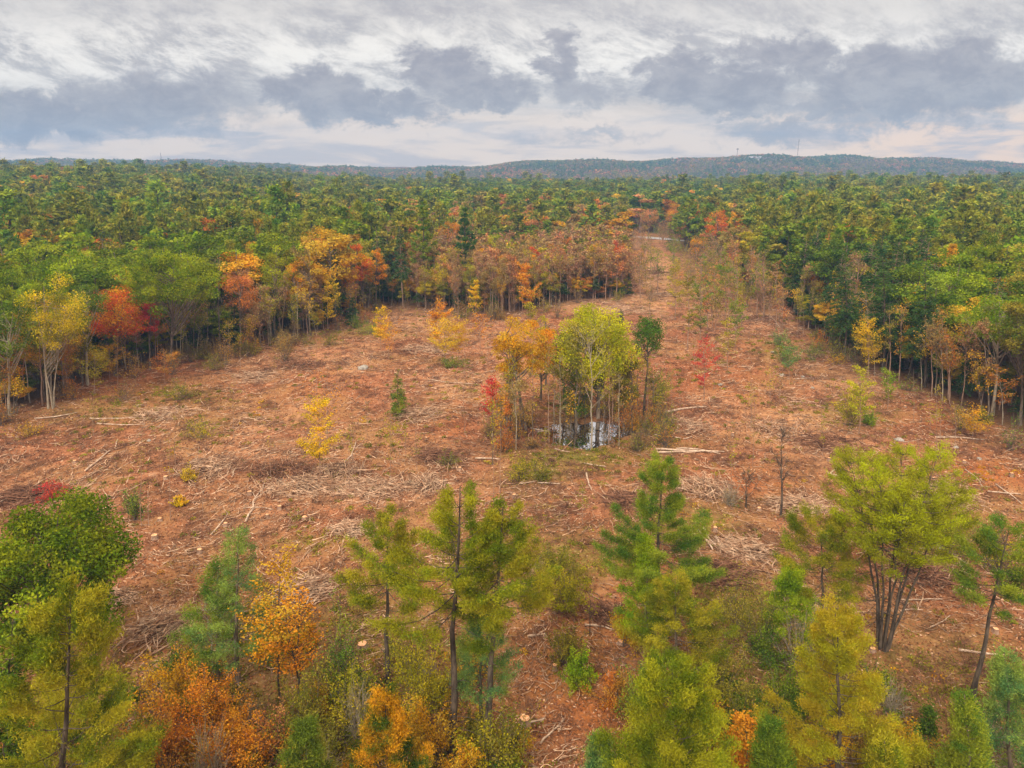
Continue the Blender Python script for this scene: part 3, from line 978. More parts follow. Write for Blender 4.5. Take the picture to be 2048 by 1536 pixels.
# ---- road at the far end of the clearing
m_, n = new_mat("asphalt_grey")
tc = n.new('ShaderNodeTexCoord')
b = n.new('ShaderNodeBsdfPrincipled')
n.put(b.inputs['Base Color'], n.mix(n.noise(tc.outputs['Object'], 0.8, 4), (0.30, 0.29, 0.31), (0.42, 0.41, 0.43)))
b.inputs['Roughness'].default_value = 0.8
o = n.new('ShaderNodeOutputMaterial')
n.put(o.inputs[0], b.outputs[0])
mb = MB()
cen = []
for pxx, pyy in ((1080, 466), (1150, 468), (1200, 471), (1240, 473), (1290, 476), (1330, 478), (1372, 482)):
    cen.append(gpoint(pxx, pyy)[:2])
cen = np.array(cen)
tt = np.linspace(0, len(cen) - 1, 60)
cx = np.interp(tt, range(len(cen)), cen[:, 0])
cy = np.interp(tt, range(len(cen)), cen[:, 1])
vs = []
for k_ in range(60):
    for o_ in (-4.5, 4.5):
        vs.append((cx[k_], cy[k_] + o_, float(ground_z(cx[k_], cy[k_] + o_)) + 0.25))
q = np.arange(59) * 2
mb.add(vs, np.stack([q, q + 2, q + 3, q + 1], axis=1))
tag(link(bpy.data.objects.new("road", mb.mesh("road", [m_]))), "pale grey road crossing the far end of the clearing", None, None, 'structure')

# ------------------------------------------------------------------ sticks, leaves and low growth on the cleared ground
rng = np.random.default_rng(7)


def scatter(n_, y0, y1, yp=1.0, keep=None):
    """random ground points in front of the camera, inside the clearing"""
    y = y0 + (y1 - y0) * rng.uniform(0, 1, n_) ** yp
    x = rng.uniform(-1, 1, n_) * (0.80 * y + 6)
    z = ground_z(x, y)
    px, py, f = project_v(x, y, z)
    ok = (py > edge_y(px) - 4)
    dpx = np.hypot((x - POND[0]) / 6.8, (y - POND[1]) / 6.6)
    ok &= dpx > 1.0
    return x[ok], y[ok], z[ok], px[ok], py[ok]


def npn(x, y, s):
    return np.array([mnoise.noise(Vector((a * s, b_ * s, 3.1))) for a, b_ in zip(x, y)])


# stuff: fallen branches
x, y, z, px, py = scatter(130000, 34, 300, 1.7)
pal, drk, grn = spots(px, py, PALE), spots(px, py, DARK), spots(px, py, GREEN)
nz = npn(x, y, 0.13)
pr = 0.27 + 0.6 * pal + 0.25 * drk + 0.75 * nz - 0.35 * grn
ok = rng.uniform(0, 1, len(x)) < pr
x, y, z, pal = x[ok], y[ok], z[ok], pal[ok]
n_ = len(x)
ang = npn(x, y, 0.035) * 7 + rng.normal(0, .65, n_)
L = rng.uniform(.35, 1.0, n_) * (0.8 + 1.6 * rng.uniform(0, 1, n_) ** 3) * (1 + y / 220)
d = np.stack([np.cos(ang), np.sin(ang), np.zeros(n_)], axis=1)
tilt = rng.normal(0, .12, n_) + 0.35 * (rng.random(n_) < .12)
c0 = np.stack([x, y, z + .05 + rng.uniform(0, .14, n_)], axis=1)
ss = np.linspace(-.5, .5, 4)
perp = np.stack([-np.sin(ang), np.cos(ang), np.zeros(n_)], axis=1)
bend = rng.normal(0, .16, n_)
path = c0[:, None] + d[:, None] * (L[:, None] * ss[None])[..., None] + perp[:, None] * (L[:, None] * bend[:, None] * (1 - 4 * ss[None] ** 2))[..., None]
path[..., 2] += L[:, None] * tilt[:, None] * (ss[None] + .5)
rad = rng.uniform(.011, .034, n_) * (1 + y / 120)
mb = MB()
tubes(mb, path, rad[:, None] * np.array([1.1, 1, .8, .45]), 3, rng.uniform(0, 1, n_) ** 1.3)
tag(link(bpy.data.objects.new("branch_litter", mb.mesh("branch_litter", [M_STICK]))), "countless pale broken branches strewn over the cleared ground", None, None, 'stuff')

# stuff: dead leaves and bark chips
x, y, z, px, py = scatter(150000, 34, 190, 1.4)
n_ = len(x)
mb = MB()
D = rng.normal(size=(n_, 3)) * [1, 1, .3]
cards(mb, np.stack([x, y, z + .05], axis=1), D, rng.uniform(.10, .30, n_) * (1 + y / 160), rng.uniform(.05, .14, n_) * (1 + y / 160), rng.uniform(0, 1, n_), rng)
m_, n = new_mat("dead_leaves")
lv = n.new('ShaderNodeAttribute', attribute_type='GEOMETRY', attribute_name='lv')
cr = n.new('ShaderNodeValToRGB')
n.put(cr.inputs[0], lv.outputs['Fac'])
el = cr.color_ramp.elements
el[0].color = (0.10, 0.045, 0.03, 1)
el[1].color = (0.62, 0.42, 0.28, 1)
for p_, c_2 in ((.3, (0.24, 0.09, 0.045, 1)), (.6, (0.40, 0.16, 0.07, 1)), (.82, (0.46, 0.24, 0.13, 1))):
    e_ = el.new(p_)
    e_.color = c_2
b = n.new('ShaderNodeBsdfDiffuse')
n.put(b.inputs[0], cr.outputs[0])
o = n.new('ShaderNodeOutputMaterial')
n.put(o.inputs[0], b.outputs[0])
M_DEAD = m_
tag(link(bpy.data.objects.new("leaf_litter", mb.mesh("leaf_litter", [m_]))), "rusty dead leaves and bark chips scattered over the soil", None, None, 'stuff')


# stuff: matted twigs (low dead brush)
def twig_mats(xs, ys_, zs, size, name, label, mat, per=22, hgt=.45, rad=.012):
    n0 = len(xs)
    idx = np.repeat(np.arange(n0), per)
    k = n0 * per
    base = np.stack([xs, ys_, zs], axis=1)[idx] + rng.normal(0, 1, (k, 3)) * (size[idx] * .34)[:, None] * [1, 1, 0]
    az = rng.uniform(0, 6.283, n0)[idx] + rng.normal(0, .9, k)
    el_ = np.abs(rng.normal(.15, .4, k))
    dd = np.stack([np.cos(az) * np.cos(el_), np.sin(az) * np.cos(el_), np.sin(el_)], axis=1)
    LL = size[idx] * rng.uniform(.35, 1.0, k)
    p0_ = base + [0, 0, .03]
    p1 = p0_ + dd * (LL * .5)[:, None] + rng.normal(0, .08, (k, 3)) + [0, 0, .06]
    p2 = p0_ + dd * LL[:, None]
    p2[:, 2] = np.minimum(p2[:, 2], zs[idx] + hgt * rng.uniform(.5, 1.3, k))
    mb_ = MB()
    rr_ = rad * (1 + ys_[idx] / 110) * rng.uniform(.7, 1.4, k)
    tubes(mb_, np.stack([p0_, p1, p2], axis=1), rr_[:, None] * np.array([1, .8, .4]), 3, rng.uniform(0, 1, k))
    return tag(link(bpy.data.objects.new(name, mb_.mesh(name, [mat]))), label, None, None, 'stuff')


x, y, z, px, py = scatter(9500, 36, 280, 1.4)
drk = spots(px, py, DARK)
ok = rng.uniform(0, 1, len(x)) < 0.30 + .8 * drk + .9 * npn(x, y, .09)
x, y, z = x[ok], y[ok], z[ok]
twig_mats(x, y, z, rng.uniform(.8, 2.2, len(x)), "dead_brush", "low dark mats of dead twigs between the felled branches", M_TWIG)


# stuff: low leafy growth
def low_growth(n_, y0, y1, lst, base_p, nm, label, tint, hgt, leaf, per=40, thr=0.0, yp=1.3, nseed=0):
    x, y, z, px, py = scatter(n_, y0, y1, yp)
    s = spots(px, py, lst)
    ok = rng.uniform(0, 1, len(x)) < base_p + s * .95 + .5 * npn(x + nseed * 50, y, .07) - thr
    x, y, z = x[ok], y[ok], z[ok]
    n0 = len(x)
    R0 = rng.uniform(.35, .95, n0)
    H0 = hgt * rng.uniform(.4, 1.3, n0)
    idx = np.repeat(np.arange(n0), per)
    k = len(idx)
    dd = unit(rng.normal(size=(k, 3)))
    dd[:, 2] = np.abs(dd[:, 2])
    pos = np.stack([x, y, z + .03], axis=1)[idx] + dd * np.stack([R0, R0, H0], axis=1)[idx] * rng.uniform(.4, 1, (k, 1))
    mb_ = MB()
    cards(mb_, pos, rng.normal(size=(k, 3)) + [0, 0, .5], leaf * rng.uniform(.6, 1.3, k) * (1 + y[idx] / 140), leaf * .5 * (1 + y[idx] / 140), np.clip(rng.uniform(0, 1, n0)[idx] * .5 + rng.uniform(0, .5, k), 0, 1), rng)
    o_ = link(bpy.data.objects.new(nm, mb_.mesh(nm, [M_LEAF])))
    o_["tint"] = [float(v) for v in T[tint][0]]
    o_["tint2"] = [float(v) for v in T[tint][1]]
    tag(o_, label, None, None, 'stuff')


low_growth(15000, 36, 230, GREEN, .0, "ground_cover", "low olive green growth spreading in patches over the soil", 'olive', .35, .17, per=34)
low_growth(2600, 36, 150, [(1180, 1330, 130, 120, .3), (150, 1400, 300, 140, .5), (560, 1420, 300, 130, .9), (1960, 950, 90, 26, .9), (240, 780, 100, 20, .5), (1700, 1420, 300, 120, .45), (1120, 880, 160, 40, .2), (900, 1400, 120, 120, .5)], -.08, "orange_undergrowth",
           "rusty orange ferns and seedlings between the low growth", 'gold', .4, .17, per=30, nseed=1)
low_growth(2500, 36, 330, [(1140, 915, 110, 20, .9), (1440, 1020, 90, 30, .4), (1140, 1120, 80, 40, .6), (1700, 820, 50, 20, .5), (580, 1085, 40, 12, .5), (1560, 705, 60, 20, .4), (1400, 560, 90, 40, .4), (900, 722, 40, 8, .9), (740, 662, 50, 10, .6)], -.2, "green_weeds",
           "bright green weeds growing in small patches", 'ygreen', .3, .16, per=30, nseed=2)
low_growth(9000, 36, 300, [(300, 860, 300, 40, .4), (1700, 850, 240, 60, .4), (1150, 960, 200, 60, .5), (1430, 560, 120, 60, .5)], .12, "dry_grass", "dry straw coloured grass and seedlings scattered through the slash", 'tan', .3, .17, per=26, nseed=3)
low_growth(3600, 40, 330, [(330, 800, 200, 30, .5), (1550, 700, 200, 60, .4)], .04, "yellow_seedlings", "small yellowish seedlings dotted over the clearing", 'olive', .55, .16, per=34, nseed=4)

# ------------------------------------------------------------------ single trees and shrubs, one line each
# ---- foreground
tree('broad', 108, 1335, 992, 345, .25, 'green', "big rounded dark green oak standing above the pale slash at the left edge", name='oak_tree', leaf=.27, nleaf=42000, nclump=60, clump=.26, flat=.75, bark='dark', keep=5)
tree('pine', 140, 1770, 1212, 440, .12, 'pinee', "broad bushy green pine in the lower left corner", dens=1.255, leaf=.21, subs=1.3, bark='dark', needles=18, taper=.28, thin=.17)
tree('hemlock', 25, 1660, 1235, 130, .25, 'deep', "narrow dark conifer behind the bushy pine in the lower left corner", nleaf=9000, leaf=.3, bark='dark')
tree('pine', 476, 1368, 1058, 185, .22, 'teal', "blue green young pine with a thin crown, nearest right of the big oak", dens=.8, leaf=.21, subs=.9, bark='grey', needles=13, taper=.45, thin=.17)
tree('pine', 436, 1352, 1125, 175, .25, 'pineg', "yellowish young pine leaning on the blue green one", dens=.8, leaf=.21, subs=.9, needles=13, taper=.45, thin=.17)
tree('bare', 425, 1335, 1190, 90, .35, 'tan', "white barked birch stem in front of the pale slash", bark='white', nleaf=60, h=None, name='birch_tree', cat='birch')
tree('layered', 560, 1400, 1120, 150, .3, 'gold', "slender sapling with thin golden leaves beside the blue green pine", leaf=.22, nleaf=2600, nb=30, bark='dark')
tree('layered', 598, 1420, 1180, 130, .3, 'orange', "slender orange leaved sapling with two dark stems", leaf=.2, nleaf=1800, nb=26, stems=2, bark='dark')
tree('pine', 776, 1385, 1026, 215, .60, 'pinee', "slim bright green pine left of the two tall dark trunks", dens=1.25, leaf=.21, subs=1.2, bark='dark', needles=18, taper=.45, thin=.17)
tree('pine', 905, 1508, 968, 350, .58, 'pinee', "tallest yellow green pine in front, on a thick black trunk", dens=.95, leaf=.21, subs=1.35, bark='dark', needles=18, lean_px=15, t2='ygreen', keep=5, taper=.45, thin=.17)
tree('pine', 976, 1488, 1010, 280, .56, 'pinee', "second tall pine, right of the tallest, with a bright green shoulder", dens=1.25, leaf=.21, subs=1.2, bark='dark', needles=18, lean_px=30, taper=.45, thin=.17)
tree('pine', 962, 1462, 1205, 150, .38, 'teal', "short blue green pine growing under the two tallest pines", dens=.9, leaf=.21, bark='dark', needles=13, taper=.45, thin=.17)
tree('pine', 612, 1680, 1440, 180, .1, 'pineo', "low olive pine among the orange bushes at the bottom", dens=1.0, leaf=.21, taper=.45, thin=.2, needles=16)
tree('pine', 772, 1640, 1372, 180, .12, 'deep', "squat dark green pine with orange tips at the bottom edge", dens=1.0, leaf=.21, subs=1.2, bark='dark', t2='gold', taper=.45, thin=.2, needles=16)
tree('pine', 1306, 1268, 916, 235, .34, 'pineg', "pointed green pine standing alone right of the middle", dens=1.25, leaf=.21, subs=1.15, bark='dark', lean_px=20, needles=18, keep=4, taper=.45, thin=.17)
tree('pine', 1292, 1300, 1075, 110, .2, 'bright', "small light green pine at the foot of the pointed pine", dens=.9, leaf=.21, taper=.45, thin=.2, needles=16)
tree('pine', 1350, 1362, 1158, 210, .35, 'pinee', "wide low yellow green pine below the pointed pine", dens=.95, leaf=.21, subs=1.1, bark='grey', needles=16, taper=.45, thin=.17)
tree('pine', 1345, 1800, 1340, 420, .1, 'pinee', "very broad pale pine cut off by the bottom edge", dens=1.4, leaf=.21, subs=1.5, bark='dark', needles=18, t2='ygreen', keep=5, taper=.30, thin=.17)
tree('pine', 1200, 1690, 1478, 140, .1, 'teal', "pale green pine top at the bottom edge left of the very broad pine", dens=1.0, leaf=.21, taper=.45, thin=.2, needles=16)
tree('layered', 1492, 1620, 1425, 70, .25, 'orange', "small bright orange tree touching the very broad pine", leaf=.2, nleaf=2600, nb=34, bark='dark')
tree('pine', 1766, 1296, 908, 255, .62, 'ygreen', "umbrella topped yellow green pine rising on a fan of black trunks", umbrella=True, dens=.8, leaf=.21, subs=1.0, bark='dark', needles=12, stems=8, spread=4.2, lean_px=38, t2='lime', keep=6, step=.045, thin=.17)
tree('pine', 1642, 1262, 1042, 185, .42, 'pinee', "low spreading pine left of the fan of black trunks", dens=1.0, leaf=.21, subs=1.15, bark='dark', needles=16, umbrella=True, thin=.17)
tree('pine', 1580, 1300, 1140, 120, .3, 'bright', "small vivid green pine beside the dark thicket", dens=1.0, leaf=.21, taper=.45, thin=.2, needles=16)
tree('pine', 1672, 1640, 1222, 310, .12, 'amber', "golden green cone shaped pine in the lower right", dens=.95, leaf=.21, subs=1.4, bark='dark', needles=18, t2='ygreen', keep=5, taper=.34, thin=.17)
tree('pine', 1945, 1395, 1052, 150, .60, 'pineg', "leaning pine with a crooked black trunk at the right edge", dens=.95, leaf=.21, subs=1.2, bark='dark', needles=16, lean_px=75, umbrella=True, thin=.17)
tree('pine', 2010, 1600, 1300, 190, .12, 'teal', "blue green pine below the leaning pine at the right edge", dens=.95, leaf=.21, needles=16, taper=.45, thin=.17)
tree('pine', 1930, 1720, 1385, 150, .1, 'pineg', "mid green pine in the lower right corner", dens=.95, leaf=.21, taper=.45, thin=.2, needles=16)
tree('hemlock', 1858, 1468, 1392, 52, .02, 'deep', "tiny dark green conifer standing on brown ground in the lower right", nleaf=2400, leaf=.2, bark='dark', name='conifer_sapling')
tree('pine', 1770, 1760, 1478, 190, .1, 'pinee', "yellow green pine top under the golden green cone shaped pine", dens=.95, leaf=.21, taper=.45, thin=.2, needles=16)
tree('pine', 1540, 1700, 1440, 170, .1, 'deep', "dark green pine in the shaded thicket at the bottom", dens=.95, leaf=.21, bark='dark', taper=.45, thin=.2, needles=16)
tree('pine', 270, 1720, 1480, 150, .1, 'pinee', "bright green pine top poking up at the bottom left", dens=1.0, leaf=.21, taper=.45, thin=.2, needles=16)

SHRUBS = [
    (350, 1400, 1300, 150, 'gold', "golden bush under the big oak", 1), (420, 1480, 1335, 170, 'orange', "large orange bush at the bottom left", 1.1),
    (500, 1560, 1420, 190, 'orange', "wide orange bush at the bottom edge", 1.1), (330, 1560, 1400, 150, 'rust', "rust brown bush beside the bushy pine", .8),
    (430, 1600, 1430, 110, 'tan', "leafless whitish bush among the orange bushes", .12), (250, 1560, 1450, 120, 'tan', "grey leafless bush in front of the bushy pine", .1),
    (620, 1500, 1330, 150, 'olive', "olive bush behind the squat dark pine", 1), (700, 1480, 1310, 140, 'ygreen', "yellow green bush behind the squat dark pine", .8),
    (690, 1420, 1200, 110, 'pineg', "tall thin green bush left of the slim pine", .6), (722, 1500, 1350, 70, 'tan', "bare pale forked bush near the slim pine", .05),
    (830, 1430, 1270, 150, 'ygreen', "yellow green bush at the foot of the slim pine", .9), (860, 1530, 1380, 150, 'gold', "golden bush left of the thickest black trunk", .9),
    (1010, 1540, 1400, 120, 'olive', "olive bush between the black trunks and the bare soil", .6), (930, 1590, 1480, 120, 'gold', "golden bush at the bottom by the thickest black trunk", .8),
    (650, 1600, 1470, 120, 'tan', "whitish tangle of bare twigs at the bottom", .1), (560, 1310, 1230, 90, 'ygreen', "small yellow green bush under the golden sapling", .7),
    (1110, 1165, 1085, 130, 'olive', "wide olive bush on the open soil in the middle", 1.1), (1130, 1210, 1150, 110, 'ygreen', "yellow green bush just below the wide olive bush", .8),
    (1155, 1368, 1300, 80, 'bright', "small round bright green bush on the brown soil", 1.1), (1130, 1330, 1240, 90, 'olive', "loose olive bush above the round bright green one", .5),
    (1460, 1240, 1150, 150, 'olive', "grey olive thicket bush left of the low spreading pine", .5), (1520, 1300, 1180, 160, 'olive', "olive brown bush in the thicket", .6),
    (1590, 1330, 1200, 140, 'tan', "bare grey tangled bush in the thicket", .12), (1440, 1400, 1280, 150, 'olive', "olive bush right of the wide low pine", .9),
    (1560, 1440, 1330, 150, 'deep', "dark green bush in the shaded thicket", 1), (1480, 1520, 1400, 150, 'olive', "olive bush behind the small orange tree", .9),
    (1640, 1560, 1450, 150, 'gold', "golden brown bush below the golden pine", .8), (1800, 1560, 1440, 150, 'gold', "orange bush right of the golden pine", .8),
    (1860, 1620, 1500, 150, 'olive', "olive bush at the bottom edge near the corner pine", 1), (1720, 1530, 1400, 120, 'brown', "brown twiggy bush under the golden pine", .3),
    (1900, 1110, 1040, 130, 'olive', "olive bush right of the umbrella topped pine", .9), (1990, 1140, 1060, 110, 'ygreen', "yellow green bush at the right edge", .8),
    (1250, 1290, 1210, 90, 'gold', "golden bush at the foot of the pointed pine", .7), (1230, 1400, 1330, 110, 'rust', "rust brown bush left of the wide low pine", .7),
    (1280, 1440, 1300, 110, 'pineg', "green bush between the wide low pine and bare soil", .7), (1400, 1310, 1220, 70, 'gold', "small golden bush under the wide low pine", .7),
    (155, 1030, 965, 80, 'olive', "olive bush behind the big oak", .6), (108, 998, 960, 80, 'crimson', "magenta red bush behind the big oak", .9),
    (270, 1040, 965, 56, 'pineg', "small light green bushy conifer right of the big oak", .9), (360, 1010, 992, 34, 'yellow', "tiny yellow bush on the slash", .9),
    (380, 960, 925, 40, 'yellow', "small yellow bush on the slash above the tiny one", .5), (400, 875, 830, 90, 'ygreen', "faint yellow green bush in the west of the clearing", .5),
    (60, 870, 835, 90, 'gold', "thin golden bush by the left edge", .5), (360, 800, 755, 80, 'olive', "olive bush by the edge of the left forest", .7),
    (245, 800, 750, 110, 'brown', "brown twiggy bush under the scarlet maple", .4), (430, 740, 700, 60, 'olive', "small olive bush beside the left forest", .6),
    (560, 690, 650, 70, 'olive', "green bush in a gap of the left forest edge", .8), (660, 690, 655, 60, 'olive', "olive bush where the left forest bends away", .7),
    (740, 668, 632, 60, 'bright', "bright green bush beside the small spruce", .9), (905, 735, 712, 60, 'pineg', "flat green bush under the yellow saplings", .9),
    (1040, 960, 905, 60, 'ygreen', "yellow green bush below the near bank of the pond", .7), (1080, 960, 915, 60, 'olive', "olive bush on the near bank of the pond", .7),
    (1010, 900, 850, 60, 'rust', "rusty brush on the left bank of the pond", .6), (1255, 870, 790, 90, 'rust', "rust red brush on the right bank of the pond", .6),
    (1130, 850, 790, 90, 'brown', "brown brush behind the pond", .5), (1060, 850, 800, 80, 'brown', "brown brush left of the pond", .5),
    (1560, 690, 655, 60, 'teal', "blue green bush by the dark uprooted stump", .9), (1565, 725, 690, 60, 'pineg', "blue green bush in front of the uprooted stump", .8),
    (1625, 720, 675, 70, 'pineg', "green bush where the right forest begins", .7), (1700, 850, 790, 90, 'ygreen', "loose yellow green bush right of the track", .4),
    (1735, 850, 815, 40, 'bright', "small vivid green bush among thin saplings", .8), (1920, 860, 800, 70, 'olive', "olive bush near the right forest edge", .5),
    (1480, 560, 510, 70, 'olive', "olive bush at the north east corner of the clearing", .6), (1400, 600, 555, 90, 'olive', "olive bush beside the far track", .6),
    (1380, 545, 500, 80, 'olive', "olive bush in the narrow far part of the clearing", .6), (1300, 600, 560, 60, 'tan', "tan bush beside the far track", .4),
    (800, 640, 590, 110, 'brown', "large brown twiggy bush beside the bare saplings", .35), (870, 640, 585, 90, 'brown', "brown bush at the foot of the bare saplings", .4),
    (1460, 1010, 960, 60, 'tan', "grey twiggy bush near the dead stems", .05), (900, 930, 900, 70, 'olive', "low olive bush left of the pond", .3),
    (30, 1560, 1440, 150, 'rust', "rust orange bush in the lower left corner", .9), (180, 1600, 1500, 120, 'ygreen', "yellow green bush at the bottom left edge", .9),
]
for (px, by, ty, wp, tn, lb, lfy) in SHRUBS:
    big_ = by > 1150
    tree('shrub', px, by, ty, wp, 0, tn, lb, bark='pale' if lfy < .2 else 'grey', nleaf=int((6500 if big_ else 1500) * lfy) + 20, leaf=.15 if big_ else .2,
         nst=50 if lfy < .2 else 26, keep=.5, name='leafless_shrub' if lfy < .2 else None, group="bushes on and around the clearing")

# ---- thicket along the bottom of the picture: many bushes and small trees in front of and beside one another
trng = np.random.default_rng(404)
PLACED = []
TRY = 0
while len(PLACED) < 155 and TRY < 9000:
    TRY += 1
    px, py = trng.uniform(-60, 2110), trng.uniform(1290, 1900)
    if 1040 < px < 1255 and py < 1650:
        continue
    if py < 1400 and not (330 < px < 1000 or 1400 < px < 1700):
        continue
    if py < 1330 and trng.uniform() < .5 or (1790 < px < 1960 and py < 1480):
        continue
    x, y, z = gpoint(px, py)
    if any(math.hypot(x - a_, y - b_) < 1.2 for a_, b_ in PLACED):
        continue
    PLACED.append((x, y))
    hgt = trng.uniform(1.6, 4.2) * (1.25 if py > 1500 else 1)
    top = project(x, y, z + hgt)[1]
    wid = hgt * trng.uniform(.8, 1.2) / project(x, y, z + hgt)[2] * FPX
    if px < 380:
        tn = ['ygreen', 'olive', 'rust', 'orange', 'pineg', 'deep'][int(trng.integers(6))]
    elif px < 680:
        tn = ['orange', 'gold', 'gold', 'rust', 'salmon', 'ygreen', 'olive', 'tan'][int(trng.integers(8))]
    elif px < 1040:
        tn = ['olive', 'ygreen', 'gold', 'gold', 'tan', 'pineg', 'deep'][int(trng.integers(7))]
    else:
        tn = ['olive', 'olive', 'deep', 'ygreen', 'gold', 'pineg', 'tan', 'brown'][int(trng.integers(8))]
    thin_ = tn == 'tan'
    WD = {'ygreen': 'yellow green', 'olive': 'olive', 'rust': 'rust brown', 'orange': 'orange', 'pineg': 'fresh green', 'deep': 'dark green', 'gold': 'golden', 'salmon': 'salmon', 'tan': 'leafless grey', 'brown': 'brown'}
    side = "under the bushy pine" if px < 380 else ("between the bushy pine and the thickest black trunk" if px < 1000 else ("around the very broad pale pine" if px < 1560 else "around the golden green cone shaped pine"))
    tree('shrub', px, py, top, wid, 0, tn, f"{WD[tn]} bush in the thicket {side}", bark='pale' if thin_ else 'grey', nleaf=90 if thin_ else int(trng.uniform(1800, 3800)), leaf=.16,
         nst=46 if thin_ else 22, keep=.3, name='leafless_shrub' if thin_ else None, group=f"{WD[tn]} thicket bushes {side}")

# ---- brush and young growth thick around the pond's clump
crng = np.random.default_rng(909)
for k_ in range(30):
    px = crng.choice([crng.uniform(975, 1085), crng.uniform(1245, 1335), crng.uniform(1060, 1270)])
    py = crng.uniform(836, 905) if not 1075 < px < 1262 else crng.uniform(818, 836)
    tn = ['olive', 'gold', 'rust', 'ygreen', 'tan', 'brown'][int(crng.integers(6))]
    tree('shrub', px, py, py - crng.uniform(28, 70), crng.uniform(34, 64), 0, tn, f"{ {'olive': 'olive', 'gold': 'golden', 'rust': 'rusty', 'ygreen': 'yellow green', 'tan': 'pale tan', 'brown': 'brown'}[tn]} brush crowding the trees around the pond", nleaf=int(crng.integers(350, 900)), leaf=.2,
         nst=30, keep=.3, group=f"{tn.replace('ygreen', 'yellow green')} brush around the pond")
# ---- bushes spilling out of the forest edges
srng = np.random.default_rng(515)
for k_ in range(58):
    u_ = srng.uniform()
    px = srng.uniform(-10, 860) if u_ < .5 else (srng.uniform(1340, 2040) if u_ < .85 else srng.uniform(860, 1262))
    py = float(edge_y(px)) + srng.uniform(2, 42) * srng.uniform(.3, 1) * (float(edge_y(px)) - 330) / 380
    tn = ['olive', 'olive', 'ygreen', 'gold', 'brown', 'rust', 'pineg', 'tan'][int(srng.integers(8))]
    wn = {'olive': 'olive', 'ygreen': 'yellow green', 'gold': 'golden', 'brown': 'brown', 'rust': 'rusty', 'pineg': 'fresh green', 'tan': 'pale tan'}[tn]
    sd = "left" if px < 860 else ("right" if px > 1300 else "middle")
    sc_ = (py - 330) / 400
    tree('shrub', px, py, py - srng.uniform(24, 70) * sc_, srng.uniform(34, 80) * sc_, 0, tn, f"low {wn} bush spilling out of the {sd} forest edge onto the slash", nleaf=int(srng.integers(200, 900)), leaf=.24, nst=22, keep=.3,
         group=f"low {wn} bushes along the {sd} forest edge")
# ---- slim pale stemmed trees along both forest edges
erng = np.random.default_rng(606)
for k_ in range(84):
    px = erng.uniform(-10, 820) if k_ < 50 else erng.uniform(1500, 2040)
    py = float(edge_y(px)) + erng.uniform(-14, 10)
    hp = erng.uniform(70, 170) * (py - 340) / 400
    tn = ['ygreen', 'olive', 'gold', 'pinkbare', 'tan', 'yellow', 'rust', 'olive'][int(erng.integers(8))]
    wn = {'ygreen': 'yellow green', 'olive': 'olive', 'gold': 'golden', 'pinkbare': 'pinkish', 'tan': 'tan', 'yellow': 'yellow', 'rust': 'rusty'}[tn]
    sd = "left" if px < 900 else "right"
    tree('bare' if k_ % 3 else 'layered', px, py, py - hp, erng.uniform(26, 60) * (py - 300) / 400, erng.uniform(.3, .55), tn, f"slim pale stemmed tree with sparse {wn} leaves on the {sd} forest edge", bark=['pale', 'tan', 'grey'][k_ % 3], nleaf=int(erng.integers(250, 1100)), leaf=.27,
         keep=.4, lean_px=float(erng.normal(0, 9)), name='slender_tree', cat='slender tree', group=f"slim trees with {wn} leaves on the {sd} forest edge")

# ---- dead and bare stems in the near clearing
tree('bare', 1562, 1032, 868, 70, .45, 'tan', "tall dead tree with a thin fork, standing right of the middle", bark='dark', nleaf=10, r0=.16, name='dead_tree')
tree('bare', 1492, 1015, 950, 60, .3, 'tan', "short dead forked stem left of the taller dead tree", bark='dark', nleaf=0 + 8, r0=.13, name='dead_tree')
tree('bare', 1968, 1135, 1050, 70, .3, 'tan', "crooked dead stem near the right edge", bark='grey', nleaf=8, r0=.15, name='dead_tree', lean_px=40)
tree('bare', 1035, 1110, 1035, 50, .3, 'tan', "dark dead sapling right of the tallest pine", bark='dark', nleaf=8, name='dead_tree')
tree('bare', 1180, 1272, 1180, 30, .5, 'ygreen', "thin black pole sapling on the soil left of the pointed pine", bark='dark', nleaf=60, r0=.05)

# ---- clump around the pond
tree('broad', 1192, 836, 598, 190, .22, 'lime', "large lime yellow tree, tallest of the clump behind the pond", nleaf=24000, leaf=.30, nclump=60, bark='grey', stems=3, keep=4, clump=.30)
tree('broad', 1150, 850, 640, 95, .3, 'olive', "olive tree left of the lime yellow one in the pond clump", nleaf=4500, leaf=.28, nclump=26, stems=2)
tree('bare', 1183, 884, 655, 135, .38, 'ygreen', "pale grey forking tree rising from the pond's near bank", bark='pale', nleaf=1400, r0=.15, splay=1.25, keep=3)
tree('hemlock', 1150, 838, 690, 90, .2, 'deep', "dark evergreen behind the pond", nleaf=3500, leaf=.3, bark='dark')
tree('hemlock', 1240, 834, 690, 80, .25, 'olive', "dark olive evergreen at the right end of the pond", nleaf=3500, leaf=.3, bark='dark')
tree('broad', 1045, 860, 628, 120, .34, 'gold', "orange brown tree with a forked trunk left of the pond", nleaf=9000, leaf=.26, nclump=28, stems=2, bark='grey')
tree('broad', 1082, 800, 622, 96, .12, 'gold', "golden tree behind the forked orange brown one", nleaf=8000, leaf=.26, nclump=26, bark='grey', t2='orange')
tree('broad', 1092, 770, 615, 44, .3, 'ygreen', "yellow green treetop between the orange trees and the lime yellow one", nleaf=2200, leaf=.25, nclump=16)
tree('layered', 1020, 872, 690, 44, .3, 'ygreen', "thin yellow green sapling left of the pond", nleaf=1000, stems=2)
tree('broad', 1288, 832, 604, 60, .42, 'deep', "slim dark green tree standing right of the lime yellow one", nleaf=4200, leaf=.27, nclump=30, bark='dark', lean_px=14, t2='pineg', clump=.5)
tree('layered', 1320, 822, 735, 48, .2, 'pineg', "low pale green sapling right of the pond clump", nleaf=1100, stems=3)
